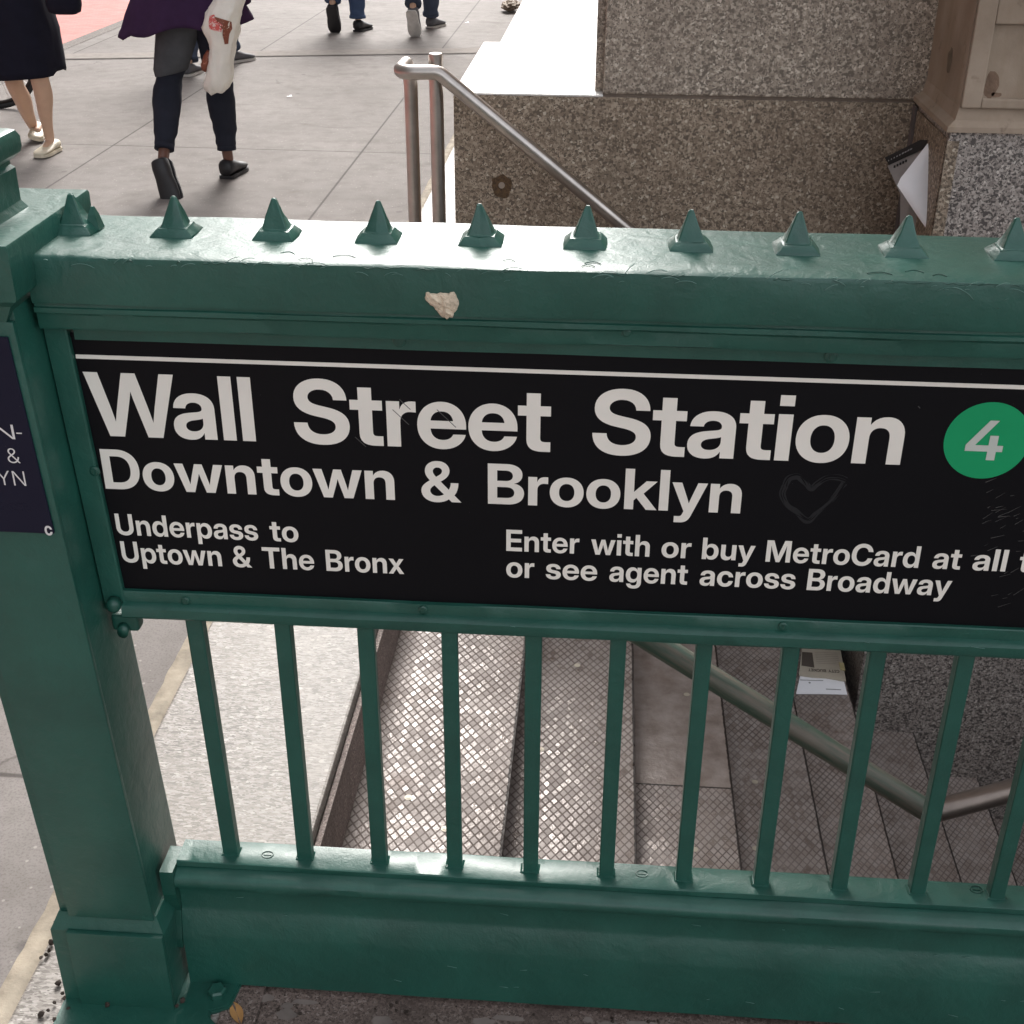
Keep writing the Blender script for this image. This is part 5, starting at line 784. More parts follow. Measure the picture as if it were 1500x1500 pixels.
# ------------------------------------------------------------------ handrails
nr = thing("near_handrail", (.4, .33, 0), "worn green round handrail sloping down over the stairs just behind the bars", "handrail")
HY = .33; pA = at(965, 945, HY); pB = at(1362, 1190, HY)
d = (pB - pA); pS = pA - d * .9; pE = Vector((pB.x + .17, HY + .075, pB.z)); pE2 = pB + (pE - pB) * 2.4
path = fillet([pS, pB, pE2], .05, 6); k = len(path) - 2
bm = nb(); tube(bm, path[:5] , .0212, 24); obj("sloping_rail", done(bm), M['old_pipe'], nr, smooth=True, origin=pA)
bm = nb(); tube(bm, path[4:], .0213, 24); obj("level_rail", done(bm), M['bare_pipe'], nr, smooth=True, origin=pB)

fr = thing("steel_handrail", (-.35, 2.6, 0), "brushed stainless steel handrail with two posts running down along the brown granite block", "handrail")
RY = 2.58
q0 = at(592, 106, RY); q1 = at(640, 106, RY); q2 = at(920, 338, RY); dn = (q2 - q1).normalized()
RR = .0225
bk = Vector((q0.x, RY + .13, q0.z + .002)); ft = Vector((q0.x + .012, RY + .13, 0))
path = fillet([ft, Vector((q0.x + .012, RY + .13, q0.z)), Vector((q0.x - .012, RY, q0.z)), q1 + Vector((-.02, 0, 0)), q1 + dn * 3.3], .055, 8)
P0 = fillet([Vector((q0.x - .004, RY + .16, q0.z - .07)), Vector((q0.x - .012, RY + .16, q0.z + .004)), Vector((q0.x - .018, RY, q0.z + .0)), Vector((q1.x + .005, RY, q1.z)), q1 + dn * 3.3], .048, 10)
bm = nb(); tube(bm, P0, RR, 28); obj("rail", done(bm), M['steel'], fr, smooth=True)
for px, py0, yy, name in ((601, 100, RY + .155, "post"), (638, 78, RY + .048, "post")):
    t_ = at(px, py0, yy); bm = nb(); r = RR * .98
    tube(bm, [Vector((t_.x, yy, 0.002)), Vector((t_.x, yy, t_.z - .003)), Vector((t_.x, yy, t_.z))], [r, r, r - .003], 28); shade_auto(obj(name, done(bm), M['steel'], fr), 35)
bm = nb(); t_ = at(638, 104, RY + .024); tube(bm, [Vector((t_.x, RY + .004, q1.z)), Vector((t_.x, RY + .05, q1.z))], .012, 14); obj("bracket", done(bm), M['steel'], fr, smooth=True)

# ------------------------------------------------------------------ small things on the stone and the rail
bm = nb(); c0 = at(650, 446, -.0385); lay = []; ctrl = [(-.021, .0135), (-.012, .0125), (.004, .014), (.012, .0155), (.0165, .009), (.018, .001), (.014, -.008), (.010, -.0155), (.003, -.0175), (-.006, -.012), (-.011, -.004), (-.020, .002)]
out = []
for k in range(12):
    (a, b), (a2, b2) = ctrl[k], ctrl[(k + 1) % 12]
    for q in range(4): out.append((a + (a2 - a) * q / 4, b + (b2 - b) * q / 4))
for f, dep in ((1.06, -.0012), (1.03, .0008), (.96, .0022), (.82, .0034), (.62, .0046), (.40, .0052), (.18, .0055)):
    lay.append([c0 + Vector((a * f * (1 + .16 * noise.noise((a * 260, b * 260, 1))), .0004 - dep * (1 + .9 * noise.noise((a * f * 170, b * f * 170, 3))), b * f * (1 + .16 * noise.noise((a * 260, b * 260, 5))))) for a, b in out])
loft(bm, lay); done(bm)
g1 = tag(obj("chewing_gum", bm, M['gum'], smooth=True), "cream coloured dried gum blob stuck on the front of the green top rail", "gum")
bm = nb(); c0 = at(1345, 146, 2.695); bmesh.ops.create_icosphere(bm, subdivisions=2, radius=.0075, matrix=Matrix.Translation(c0))
for v in bm.verts: v.co += (v.co - c0) * .5 * noise.noise(v.co * 150); v.co.z += 0
tag(obj("gum_bit", bm, M['white_gum'], smooth=True), "small white gum bit on the corner of the brown granite block", "gum")

# flyer jammed in the corner of the granite: back page, turned-over white flap, grey stem
fl = thing("flyer", at(1345, 340, 2.5), "crumpled flyer with black heading and white folded flap jammed in the granite corner", "flyer")
def sheet(bm, pxs, Y, th=.0008):
    vs = [at(x, y, yy) for (x, y), yy in zip(pxs, Y if isinstance(Y, (list, tuple)) else [Y] * len(pxs))]
    loft(bm, [vs, [v + Vector((0, th, 0)) for v in vs]]); return vs
bm = nb(); sheet(bm, [(1300, 243), (1362, 207), (1356, 345), (1318, 345), (1319, 285)], [2.56, 2.48, 2.44, 2.47, 2.50]); obj("page", done(bm), mat_plain("grey_paper", (.34, .32, .31), .8), fl)
bm = nb(); sheet(bm, [(1296, 231), (1348, 205), (1361, 205), (1352, 219), (1302, 242)], [2.556, 2.488, 2.470, 2.480, 2.552]); obj("heading", done(bm), M['ink'], fl)
bm = nb(); A, B_, C_ = at(1363, 205, 2.470), at(1311, 269, 2.40), at(1359, 338, 2.33); rows = []
for i in range(13):
    t = i / 12; l_ = A.lerp(B_, t / .48) if t < .48 else B_.lerp(C_, (t - .48) / .52); r_ = A.lerp(C_, t); r_ += Vector((.004 * math.sin(t * 3.1), 0, 0)); row = []
    for k in range(9):
        u = k / 8; q = l_.lerp(r_, u); q.y -= .016 * math.sin(math.pi * u) ** .8 * math.sin(math.pi * t) + .012 * u * u; q.x += .003 * math.sin(u * 5 + t * 4) * math.sin(math.pi * t); row.append(bm.verts.new(q))
    rows.append(row)
for a, b in zip(rows, rows[1:]):
    for k in range(8): bm.faces.new((a[k], a[k + 1], b[k + 1], b[k]))
bmesh.ops.remove_doubles(bm, verts=bm.verts[:], dist=1e-6)
flp = obj("flap", done(bm), M['paper'], fl, smooth=True)
bm = nb()
for i in range(9):
    a, b = at(1301 + i * 4.0, 235.5 - i * 2.05, 2.549 - i * .0062), at(1304 + i * 4.0, 234 - i * 2.05, 2.549 - i * .0062)
    bm.faces.new([bm.verts.new(v) for v in (a + Vector((0, 0, -.0022)), b + Vector((0, 0, -.0022)), b + Vector((0, 0, .0022 + .001 * (i % 2))), a + Vector((0, 0, .0022)))])
tag(obj("small_print", bm, M['grey_ink'], fl), kind='stuff')
bm = nb()
for i in range(5):
    a = at(1309 + i * 4.2, 244 - i * 2.1, 2.535 - i * .006); box(bm, a.x, a.x + .006, a.y - .0004, a.y, a.z - .004, a.z + .004)
tag(obj("small_print", bm, M['ink'], fl), kind='stuff')

# newspaper on the stair by the grey pier, lettering upside down
ZN = -RISE * 5 + .002
nw = thing("newspaper", at(1205, 985, z=ZN), "folded newspaper and white leaflet lying on a stair tread against the granite pier", "newspaper")
def flatq(bm, pxs, z, th=.0015, mat=None):
    vs = [at(x, y, z=z) for x, y in pxs]; loft(bm, [vs, [v + Vector((0, 0, th)) for v in vs]])
bm = nb(); flatq(bm, [(1166, 1017), (1172, 990), (1200, 992), (1236, 997), (1241, 1018), (1205, 1017)], ZN, .002); obj("leaflet", done(bm), M['paper'], nw)
bm = nb(); flatq(bm, [(1170, 990), (1176, 940), (1229, 942), (1239, 999), (1210, 994), (1190, 993)], ZN + .003, .005); obj("folded_sheet", done(bm), M['newsprint'], nw)
bm = nb(); flatq(bm, [(1175, 955), (1190, 956), (1193, 978), (1174, 975)], ZN + .0085, .0003); obj("picture_block", done(bm), M['brown_ink'], nw)
bm = nb(); flatq(bm, [(1229, 971), (1236, 972), (1238, 983), (1231, 981)], ZN + .009, .003); obj("torn_corner", done(bm), mat_plain("yellow_paper", (.58, .50, .26), .8), nw)
za = ZN + .0092; A0 = at(1229.5, 983.5, z=za); A1 = at(1175, 980.5, z=za); ux = (A1 - A0).normalized(); uy = Vector((-ux.y, ux.x, 0)) * -1
if uy.y > 0: uy = -uy
L = (A1 - A0).length; pnt = lambda x, z: A0 + ux * x + uy * z
bm = nb(); word_mesh(bm, BOLD, "CITY", .0, L * .30, -.008, .017, pnt); word_mesh(bm, BOLD, "BUCKET", L * .36, L * .84, -.008, .017, pnt); obj("headline", bm, M['brown_ink'], nw)
bm = nb()
for (x0, x1, y, h_) in ((1172, 1206, 996.5, .004), (1210, 1232, 1010, .005)):
    a, b = at(x0, y, z=ZN + .0026), at(x1, y + 1, z=ZN + .0026); bm.faces.new([bm.verts.new(v) for v in (a, b, b + Vector((0, h_, 0)), a + Vector((0, h_, 0)))])
a = at(1186, 1000, z=ZN + .0026); bm.faces.new([bm.verts.new(v) for v in ell(a, .004, .005, n=12)])
tag(obj("small_print", bm, M['grey_ink'], nw), kind='stuff')
bm = nb()
for i in range(7):
    a, b = at(1194 + i * .3, 956 + i * 2.6, z=ZN + .0086), at(1227 + i * .6, 957 + i * 2.7, z=ZN + .0086)
    bm.faces.new([bm.verts.new(v) for v in (a, b, b + Vector((0, .0035, 0)), a + Vector((0, .0035, 0)))])
tag(obj("small_print", bm, mat_plain("faint_print", (.38, .32, .27), .8), nw), kind='stuff')

# leaf and grit by the foot of the post
c0 = at(347, 1486, z=.004); bm = nb(); ax = (at(352, 1500, z=.004) - at(341, 1470, z=.004)).normalized(); sdv = Vector((-ax.y, ax.x, 0)); rows = []
for i in range(9):
    t = i / 8; wd = .0105 * math.sin(math.pi * min(1, t * .97 + .02)) ** .8; p = c0 + ax * (.05 * (t - .5))
    rows.append([bm.verts.new(p + sdv * wd * s + Vector((0, 0, .004 * abs(s) + .002 * math.sin(t * 3)))) for s in (-1, -.5, 0, .5, 1)])
for a, b in zip(rows, rows[1:]):
    for k in range(4): bm.faces.new((a[k], a[k + 1], b[k + 1], b[k]))
tag(obj("dry_leaf", done(bm), M['leaf'], smooth=True), "curled orange brown dry leaf on the kerb beside the bolted post foot", "leaf")
bm = nb(); rs = random.Random(11)
spots = [(60, 1403), (68, 1398), (75, 1380), (83, 1350), (88, 1345), (72, 1392), (80, 1468), (92, 1485), (101, 1479), (109, 1483), (95, 1462), (80, 1493), (70, 1480), (85, 1440), (92, 1455), (158, 1476), (260, 1478), (268, 1470), (440, 1485), (112, 1490), (60, 1485)]
spots += [(rs.uniform(350, 1300), None) for _ in range(60)]
for px, py in spots:
    c = at(px, py, z=.010) if py else Vector((rs.uniform(-.25, .95), rs.uniform(-.075, -.043), .003)); r = rs.uniform(.003, .0065) if py else rs.uniform(.0012, .0035)
    if py and 120 < px < 300: c.z = .018
    b2 = bmesh.ops.create_icosphere(bm, subdivisions=1, radius=r, matrix=Matrix.Translation(c))
    for v in b2['verts']: v.co = c + (v.co - c) * (1 + .6 * noise.noise(v.co * 300)); v.co.z = max(v.co.z, .002)
tag(obj("dirt", bm, M['crumb']), kind='stuff')
bm = nb()
for i in range(26):
    x = rs.uniform(-.27, .9); blotch(bm, (x, rs.uniform(-.12, -.05), .0008 + i * 1e-5), EX, EY, rs.uniform(.006, .03), rs.uniform(.004, .012), i)
tag(obj("kerb_stains", bm, mat_plain("pale_smear", (.20, .165, .148), .7, var=.3)), kind='stuff')

# crumpled kraft bag at the foot of the steps
bm = nb(); c0 = at(748, 8, z=.06) ; bmesh.ops.create_icosphere(bm, subdivisions=4, radius=1)
for v in bm.verts:
    f = 1 + .35 * noise.noise(v.co * 2.3) + .12 * noise.noise(v.co * 6)
    v.co = c0 + Vector((v.co.x * .09 * f, v.co.y * .16 * f, max(v.co.z * .05 * f, -.06)))
tag(obj("paper_bag", bm, M['kraft']), "crumpled brown paper bag on the pavement against the pale steps", "paper bag")

for px, py, lab in ((684, 33, "tiny white paper scrap on the pavement between the sneakers and the pale steps"), (424, 141, "tiny white paper scrap on the pavement left of the steel post")):
    bm = nb(); c0 = at(px, py, z=.004); blotch(bm, c0, EX, EY, .020, .014, px); blotch(bm, c0 + Vector((.008, .004, .004)), EX, (EY + EZ * .4), .010, .012, py)
    tag(obj("paper_scrap", bm, M['paper']), lab, "paper scrap")

# ------------------------------------------------------------------ people
def skin_mesh(verts, edges, radii, sub=2):
    me = bpy.data.meshes.new("tmp"); me.from_pydata([tuple(v) for v in verts], edges, [])
    o = bpy.data.objects.new("tmp", me); COL.objects.link(o)
    o.modifiers.new("s", 'SKIN'); s = o.modifiers.new("u", 'SUBSURF'); s.levels = sub; s.render_levels = sub
    for i, r in enumerate(radii):
        d = me.skin_vertices[0].data[i]; d.radius = (r, r) if not isinstance(r, tuple) else r
    me.skin_vertices[0].data[0].use_root = True
    dg = bpy.context.evaluated_depsgraph_get(); dg.update()
    out = bpy.data.meshes.new_from_object(o.evaluated_get(dg))
    bpy.data.objects.remove(o); bpy.data.meshes.remove(me); return out
class Sk:
    def __init__(s): s.v, s.e, s.r = [], [], []
    def add(s, p, r, prev=None):
        s.v.append(Vector(p)); s.r.append(r); i = len(s.v) - 1
        if prev is not None: s.e.append((prev, i))
        return i
    def chain(s, pts, prev):
        for p, r in pts: prev = s.add(p, r, prev)
        return prev
def lerp(a, b, t): return a + (b - a) * t
def hand(sk, wrist_i, wrist, down, fwd, side):
    """palm and five bent fingers; side +1/-1 gives the thumb side (towards fwd)"""
    lat = down.cross(fwd).normalized() * side
    pm = sk.add(wrist + down * .05, .022, wrist_i); kn = sk.add(wrist + down * .085, .021, pm)
    for k, (o, L) in enumerate(((.027, .068), (.009, .076), (-.009, .072), (-.026, .056))):
        b = wrist + down * .088 + fwd * o
        i = sk.add(b, .0095, kn); i = sk.add(b + down * L * .5 + lat * .006, .0085, i); sk.add(b + down * L * .92 + lat * .02, .0072, i)
    t = wrist + down * .03 + fwd * .02
    i = sk.add(t + fwd * .018, .0115, pm); i = sk.add(t + fwd * .034 + down * .024, .010, i); sk.add(t + fwd * .038 + down * .05 + lat * .006, .008, i)
def limb(bm, pts, n=18, cap=True):
    """trouser leg or sleeve: pts (p, r)"""
    P = [Vector(p) for p, r in pts]; C = catmull(P, 8); Rr = []
    rr = [r for p, r in pts]
    for i in range(len(P) - 1): Rr += [rr[i] + (rr[i + 1] - rr[i]) * (lambda t: t * t * (3 - 2 * t))(k / 8) for k in range(8)]
    Rr.append(rr[-1]); tube(bm, C, Rr, n, cap)
def wrinkle(bm, kn, an):
    bmesh.ops.subdivide_edges(bm, edges=[e for e in bm.edges], cuts=1, use_grid_fill=True); bm.normal_update()
    for v in bm.verts:
        q = Vector((v.co.x * 9, v.co.y * 9, v.co.z * 30)); near = math.exp(-((v.co - an).length / .14) ** 2) + .9 * math.exp(-((v.co - kn).length / .10) ** 2) + .25
        v.co += v.normal * (.0065 * near * noise.noise(q) + .003 * noise.noise(v.co * 22))
def shoe(bm_u, bm_s, heel, toe, up, L, W, H, sole=.018, ank=None):
    """upper and sole lofted along heel->toe"""
    f = (toe - heel).normalized(); r = f.cross(up).normalized(); up = r.cross(f).normalized()
    W *= 1.12
    prof = [(-.01, .62, .62), (.05, .80, .98), (.2, .86, 1.0), (.38, .84, .82), (.55, .95, .60), (.72, 1.0, .47), (.86, .92, .36), (.96, .66, .25), (1.0, .36, .14)]
    secs = []
    for t, wv, hv in prof:
        c = heel + f * (t * L) + up * (sole + H * hv * .5 - .002); secs.append(ell(c, W * .5 * wv, H * .5 * hv, r, up, 16, 2.6))
    loft(bm_u, secs)
    out = [(t, wv) for t, wv, hv in prof]
    pts = [heel + f * (t * L) + r * (W * .53 * wv) for t, wv in out] + [heel + f * (t * L) - r * (W * .53 * wv) for t, wv in out[::-1]]
    loft(bm_s, [pts, [p + up * sole for p in pts]])
def person(label, hips, hd, legs, mats, top, face=None, group=None, extra=None, name="person", tr=None, skirt=None, H=1.66, bare=False, shoes=None, arm=None, calf=(.046, .058, .056, .075, .10)):
    """hips: centre; hd: unit facing vector; legs: per side dict(hip, knee, ank, heel, toe)"""
    hd = Vector(hd).normalized(); rt = hd.cross(Vector((0, 0, 1))).normalized(); hips = Vector(hips); UPZ = Vector((0, 0, 1))
    base = Vector((hips.x, hips.y, 0)); P = thing(name, base, label, "person", group)
    sk = Sk(); root = sk.add(hips + UPZ * .03, .115)
    ch = sk.chain([(hips + UPZ * .16, .105), (hips + UPZ * .30 + hd * .01, .118), (hips + UPZ * .42 + hd * .01, .115)], root)
    nk_ = sk.chain([(hips + UPZ * .52, .058), (hips + UPZ * .58 + hd * .012, .052)], ch)
    hc = hips + UPZ * .70 + hd * .03
    hi = sk.chain([(hips + UPZ * .64 + hd * .03, .068), (hc, .082), (hc + UPZ * .07 - hd * .005, .066)], nk_)
    for s in (1, -1):
        sh = hips + UPZ * .47 + rt * (.165 * s); el = sh - UPZ * .27 + rt * (.03 * s) - hd * .03; wr = el - UPZ * .235 + hd * .05
        if arm and s in arm: el, wr = (Vector(q) for q in arm[s])
        i = sk.chain([(sh, .056), (lerp(sh, el, .5), .045), (el, .038), (lerp(el, wr, .4), .037), (wr, .026)], ch)
        hand(sk, i, wr, (wr - el).normalized(), hd, s)
    for s, lg in legs.items():
        hp, kn, an, he, to = (lg[k] for k in ('hip', 'knee', 'ank', 'heel', 'toe'))
        bk = -hd * .012
        i = sk.chain([(hp, .080), (lerp(hp, kn, .5), .072), (kn, .053), (lerp(kn, an, .3) - hd * .012, .056), (lerp(kn, an, .6), .043), (lerp(kn, an, .88), .031), (an, .032)], root)
        uv = Vector(lg.get('up', UPZ)).normalized(); sk.chain([(lerp(he, to, .30) + uv * .056, .026), (lerp(he, to, .62) + uv * .040, .020)], i)
    me = skin_mesh(sk.v, sk.e, sk.r); body = obj("body", me, mats['skin'], P, smooth=True)
    # face
    bm = nb(); bmesh.ops.create_icosphere(bm, subdivisions=2, radius=.016, matrix=Matrix.Translation(hc + hd * .086 - UPZ * .018)); obj("nose", bm, mats['skin'], P, smooth=True)
    for s in (1, -1):
        bm = nb(); bmesh.ops.create_icosphere(bm, subdivisions=2, radius=.012, matrix=Matrix.Translation(hc + hd * .076 + rt * .032 * s + UPZ * .012)); obj("eye", bm, M['white_rubber'], P, smooth=True)
        bm = nb(); bmesh.ops.create_icosphere(bm, subdivisions=2, radius=.022, matrix=Matrix.Translation(hc + rt * .080 * s - UPZ * .01)); obj("ear", bm, mats['skin'], P, smooth=True)
    bm = nb(); bmesh.ops.create_icosphere(bm, subdivisions=3, radius=1)
    for v in bm.verts: v.co = hc + UPZ * .03 - hd * .022 + Vector((v.co.x * .097, v.co.y * .097, v.co.z * .105 - (.05 if v.co.dot(hd) < -.2 and v.co.z < 0 else 0)))
    obj("hair", bm, M['hair'], P, smooth=True)
    if tr:
        for s, lg in legs.items():
            bm = nb(); hp, kn, an = lg['hip'], lg['knee'], lg['ank']; cu = lerp(kn, an, .93); a, b, c_, d_, e_ = calf
            limb(bm, [(hp + UPZ * .08 - rt * s * .01, .115), (hp, e_ + .008), (lerp(hp, kn, .5), (d_ + e_) * .52), (kn, d_ * .88), (lerp(kn, an, .28) - hd * .014, d_), (lerp(kn, an, .6), c_), (lerp(kn, an, .82), b * .90), (cu, a)])
            wrinkle(bm, kn, an); obj("trouser_leg", done(bm), tr, P, smooth=True)
            bm = nb(); dd = (an - kn).normalized(); tube(bm, [cu - dd * .022, cu - dd * .020, cu + dd * .004, cu + dd * .006], [a + .001, a + .0045, a + .0045, a], 18); obj("trouser_cuff", done(bm), tr, P, smooth=True)
    top(P, hips, hd, rt)
    for s, lg in legs.items():
        mu, ms = shoes[s] if isinstance(shoes, dict) else shoes
        b1, b2 = nb(), nb(); u = lg.get('up', UPZ); L = lg.get('L', .25)
        shoe(b1, b2, lg['heel'], lg['toe'], u, L, lg.get('W', .088), lg.get('H', .085))
        sh = obj("shoe", done(b1), mu, P, smooth=True); obj("sole", done(b2), ms, sh)
    if extra: extra(P, hips, hd, rt)
    return P

# -- the woman in the purple coat
hdA = Vector((.10, 1, 0)).normalized()
hipsA = at(290, 15, 5.34); hipsA.z = max(hipsA.z, .86)
LA = {-1: dict(hip=at(266, 18, 5.34), knee=at(249, 110, 5.34), ank=at(240, 226, 5.10), heel=at(239, 236, 5.08), toe=at(254, 292, 5.00), up=Vector((-.05, -.88, .45)), L=.255, W=.098, H=.082),
      1: dict(hip=at(312, 18, 5.36), knee=at(322, 115, 5.46), ank=at(333, 226, 5.42), heel=at(331, 262, z=.003), toe=at(372, 236, z=.003), L=.25, W=.092, H=.085)}
LA[1]['toe'] = LA[1]['heel'] + (LA[1]['toe'] - LA[1]['heel']).normalized() * .25
def fold(bm, amp):
    done(bm); bmesh.ops.subdivide_edges(bm, edges=bm.edges[:], cuts=2, use_grid_fill=True); bm.normal_update()
    for v in bm.verts: v.co += v.normal * (amp * noise.noise((v.co.x * 13, v.co.y * 13, v.co.z * 3)) + amp * .35 * noise.noise(v.co * 30))
def coat(P, hips, hd, rt):
    secs = []; n = 40
    c0 = at(268, 40, 5.30); zt = c0.z
    for z, rx, ry, cx, wob in ((zt - .0, .345, .22, c0.x, .05), (zt + .06, .315, .21, c0.x + .005, .045), (zt + .16, .265, .185, c0.x + .02, .03), (zt + .30, .215, .15, c0.x + .05, .01), (zt + .42, .205, .14, c0.x + .06, 0), (zt + .55, .20, .13, c0.x + .06, 0), (zt + .62, .15, .10, c0.x + .06, 0), (zt + .66, .08, .07, c0.x + .06, 0)):
        s = ell((cx, hips.y + (.0 if z > zt + .2 else -.02), z), rx, ry, EX, EY, n, 2.0, wob, 1.0, 7)
        if z < zt + .1:
            for q in s:
                u = (q.x - cx) / rx; q.z += .022 * math.sin(u * 5 + 1) - (.035 if u < -.8 else 0) + .02 * (u > .7) + .018 * u
        secs.append(s)
    bm = nb(); loft(bm, secs, False); fold(bm, .012); o = obj("coat", done(bm), M['purple_cloth'], P, smooth=True)
    m_ = o.modifiers.new("t", 'SOLIDIFY'); m_.thickness = .006
    for s in (1, -1):
        sh = hips + Vector((0, 0, .47)) + rt * (.165 * s); el = sh - Vector((0, 0, .27)) + rt * (.05 * s); bm = nb(); limb(bm, [(sh + Vector((0, 0, .03)), .075), (lerp(sh, el, .5), .07), (el, .06), (el - Vector((0, 0, .16)) + hd * .04, .058)], 16); obj("sleeve", done(bm), M['purple_cloth'], P, smooth=True)
def fade(P, hips, hd, rt):      # worn pale patch of the denim down the back of the left thigh
    pass
armA = {1: (hipsA + Vector((.26, -.05, .26)), at(344, -75, 5.12))}
PA = person("woman in flared purple coat and dark rolled jeans walking away past the stone block", hipsA, hdA, LA, dict(skin=M['skin_brown']), coat, arm=armA, tr=M['dark_denim'], shoes=(M['black_shoe'], M['black_shoe']), calf=(.047, .058, .066, .076, .105))
# faded thigh panel
kn, hp = LA[-1]['knee'], LA[-1]['hip']; bm = nb(); dd = (kn - hp)
secs = []
for t in (-.05, .2, .45, .7, .90, .97):
    r = .124 - .036 * max(0, t) ** 1.0; c = hp + dd * t
    if t > .9: r = .080
    secs.append([c + Vector((math.sin(a) * r, -math.cos(a) * r, .016 * math.sin(a) * (t > .9))) for a in [R(-88 + 176 * k / 14) for k in range(15)]])
rows = [[bm.verts.new(p) for p in s] for s in secs]
for a, b in zip(rows, rows[1:]):
    for k in range(14): bm.faces.new((a[k], a[k + 1], b[k + 1], b[k]))
o = obj("thigh_panel", done(bm), M['faded_denim'], PA, smooth=True)

# -- her plastic bag
bgY = 5.10
bgt = thing("plastic_bag", at(320, 132, bgY), "white plastic carrier bag with red print hanging beside the purple coat", "carrier bag")
bm = nb(); secs = []
for px, py, wpx, dp in ((344, -60, 8, .03), (342, -25, 16, .05), (336, 0, 22, .07), (328, 18, 25, .08), (323, 36, 24, .085), (326, 52, 20.5, .08), (326, 70, 17, .07), (324, 88, 16.5, .07), (321, 106, 18.5, .075), (319, 121, 18.5, .07), (319, 129, 16, .055), (319, 133, 11, .04)):
    c = at(px, py, bgY); wd = wpx / 288 * 1.02; secs.append(ell(c, wd, dp, EX, Vector((0, .97, .24)), 26, 2.3, .05, py * .1, 6))
loft(bm, secs); done(bm); bmesh.ops.subdivide_edges(bm, edges=bm.edges[:], cuts=1, use_grid_fill=True)
for v in bm.verts:
    v.co += v.normal * (.010 * noise.noise(v.co * 14) + .011 * noise.noise((v.co.x * 46, v.co.y * 46, v.co.z * 11)) + .006 * abs(noise.noise(v.co * 52)))
bgo = obj("bag_body", bm, M['plastic'], bgt, smooth=True)
def decal(name, pxs, mat, off=.010, parent=bgt):
    bm = nb(); src = bgo.data; from mathutils.bvhtree import BVHTree
    tree = BVHTree.FromPolygons([v.co + ORG[bgo] for v in src.vertices], [p.vertices[:] for p in src.polygons])
    C = [at(x, y, bgY) for x, y in pxs]; ctr = sum(C, Vector()) / len(C)
    grid = []
    for f in (1.0, .75, .5, .25, .02):
        row = []
        for i in range(len(C) * 5):
            a, b = C[i // 5], C[(i // 5 + 1) % len(C)]; q = ctr + (lerp(a, b, (i % 5) / 5) - ctr) * f; d_ = (q - CAM).normalized()
            h = tree.ray_cast(Vector((q.x, q.y, q.z)) - Vector((0, .6, -.14)), Vector((0, .974, -.227)))
            row.append((h[0] if h[0] is not None else q) + Vector((0, -.004, .001)))
        grid.append(row)
    loft(bm, grid, False); obj(name, done(bm), mat, parent, smooth=True)
decal("red_print", [(314, 26), (321, 24), (326, 34), (334, 40), (332, 50), (322, 48), (313, 44), (312, 34)], M['red_print'])
decal("dark_print", [(321, 27), (334, 31), (344, 34), (345, 44), (342, 52), (340, 66), (335, 67), (333, 54), (334, 46), (327, 38)], M['brown_print'])
bm = nb(); c1, c2 = at(309, 76, bgY + .02), at(299, 104, bgY + .02); tube(bm, [c1, lerp(c1, c2, .3), lerp(c1, c2, .8), c2], [.02, .028, .026, .012], 14); obj("packet", done(bm), M['brown_print'], bgt, smooth=True)

# -- the woman in the navy skirt
hdB = Vector((-.55, -.80, 0)).normalized()
hipsB = at(34, 5, 5.9); hipsB.z = .93
LB = {1: dict(hip=at(14, 30, 5.95), knee=at(20, 122, 5.98), ank=at(52, 193, 6.30), heel=at(56, 193, 6.34), toe=at(50, 209, z=.02), L=.22, W=.08, H=.05, up=Vector((.2, .35, .9))),
      -1: dict(hip=at(50, 30, 5.85), knee=at(57, 112, 5.80), ank=at(72, 200, 5.92), heel=at(84, 219, z=.006), toe=at(62, 229, z=.006), L=.225, W=.085, H=.05)}
LB[-1]['toe'] = LB[-1]['heel'] + (LB[-1]['toe'] - LB[-1]['heel']).normalized() * .225
def skirt(P, hips, hd, rt):
    ch = at(36, 110, 5.88); secs = []; zt = ch.z
    for z, rx, ry, dx, wob in ((zt, .225, .20, 0, .02), (zt + .12, .224, .20, 0, .015), (zt + .25, .220, .20, 0, .005), (zt + .38, .210, .205, -.01, 0), (zt + .50, .19, .19, -.015, 0), (zt + .56, .165, .15, -.015, 0)):
        s = ell((ch.x + dx, ch.y + .02, z), rx, ry, EX, EY, 40, 2.2, wob, .5, 6)
        if z == zt:
            for q in s: q.z += .012 * (q.x - ch.x) / rx + (.02 if (q.x - ch.x) / rx > .93 else 0)
        secs.append(s)
    bm = nb(); loft(bm, secs, False); fold(bm, .007); o = obj("skirt", done(bm), M['navy_cloth'], P, smooth=True); o.modifiers.new("t", 'SOLIDIFY').thickness = .005
    bm = nb(); secs = [ell((hips.x, hips.y, z), a, b, rt, hd, 28) for z, a, b in ((hips.z + .04, .155, .125), (hips.z + .2, .15, .12), (hips.z + .38, .18, .13), (hips.z + .48, .17, .11), (hips.z + .55, .08, .07))]
    loft(bm, secs, False); o = obj("jacket", done(bm), M['navy_cloth'], P, smooth=True); o.modifiers.new("t", 'SOLIDIFY').thickness = .006
    for s in (1, -1):
        sh = hips + Vector((0, 0, .47)) + rt * (.165 * s); el = sh - Vector((0, 0, .27)) + rt * (.03 * s) - hd * .03; bm = nb(); limb(bm, [(sh + Vector((0, 0, .03)), .07), (lerp(sh, el, .5), .062), (el, .055), (lerp(el, el - Vector((0, 0, .235)) + hd * .05, .8), .048)], 16); obj("sleeve", done(bm), M['navy_cloth'], P, smooth=True)
rtB = hdB.cross(Vector((0, 0, 1))).normalized()
armB = {s: (hipsB + rtB * .22 * s + Vector((0, 0, .22)) - hdB * .04, hipsB + rtB * .13 * s + Vector((0, 0, .44)) + hdB * .16) for s in (1, -1)}
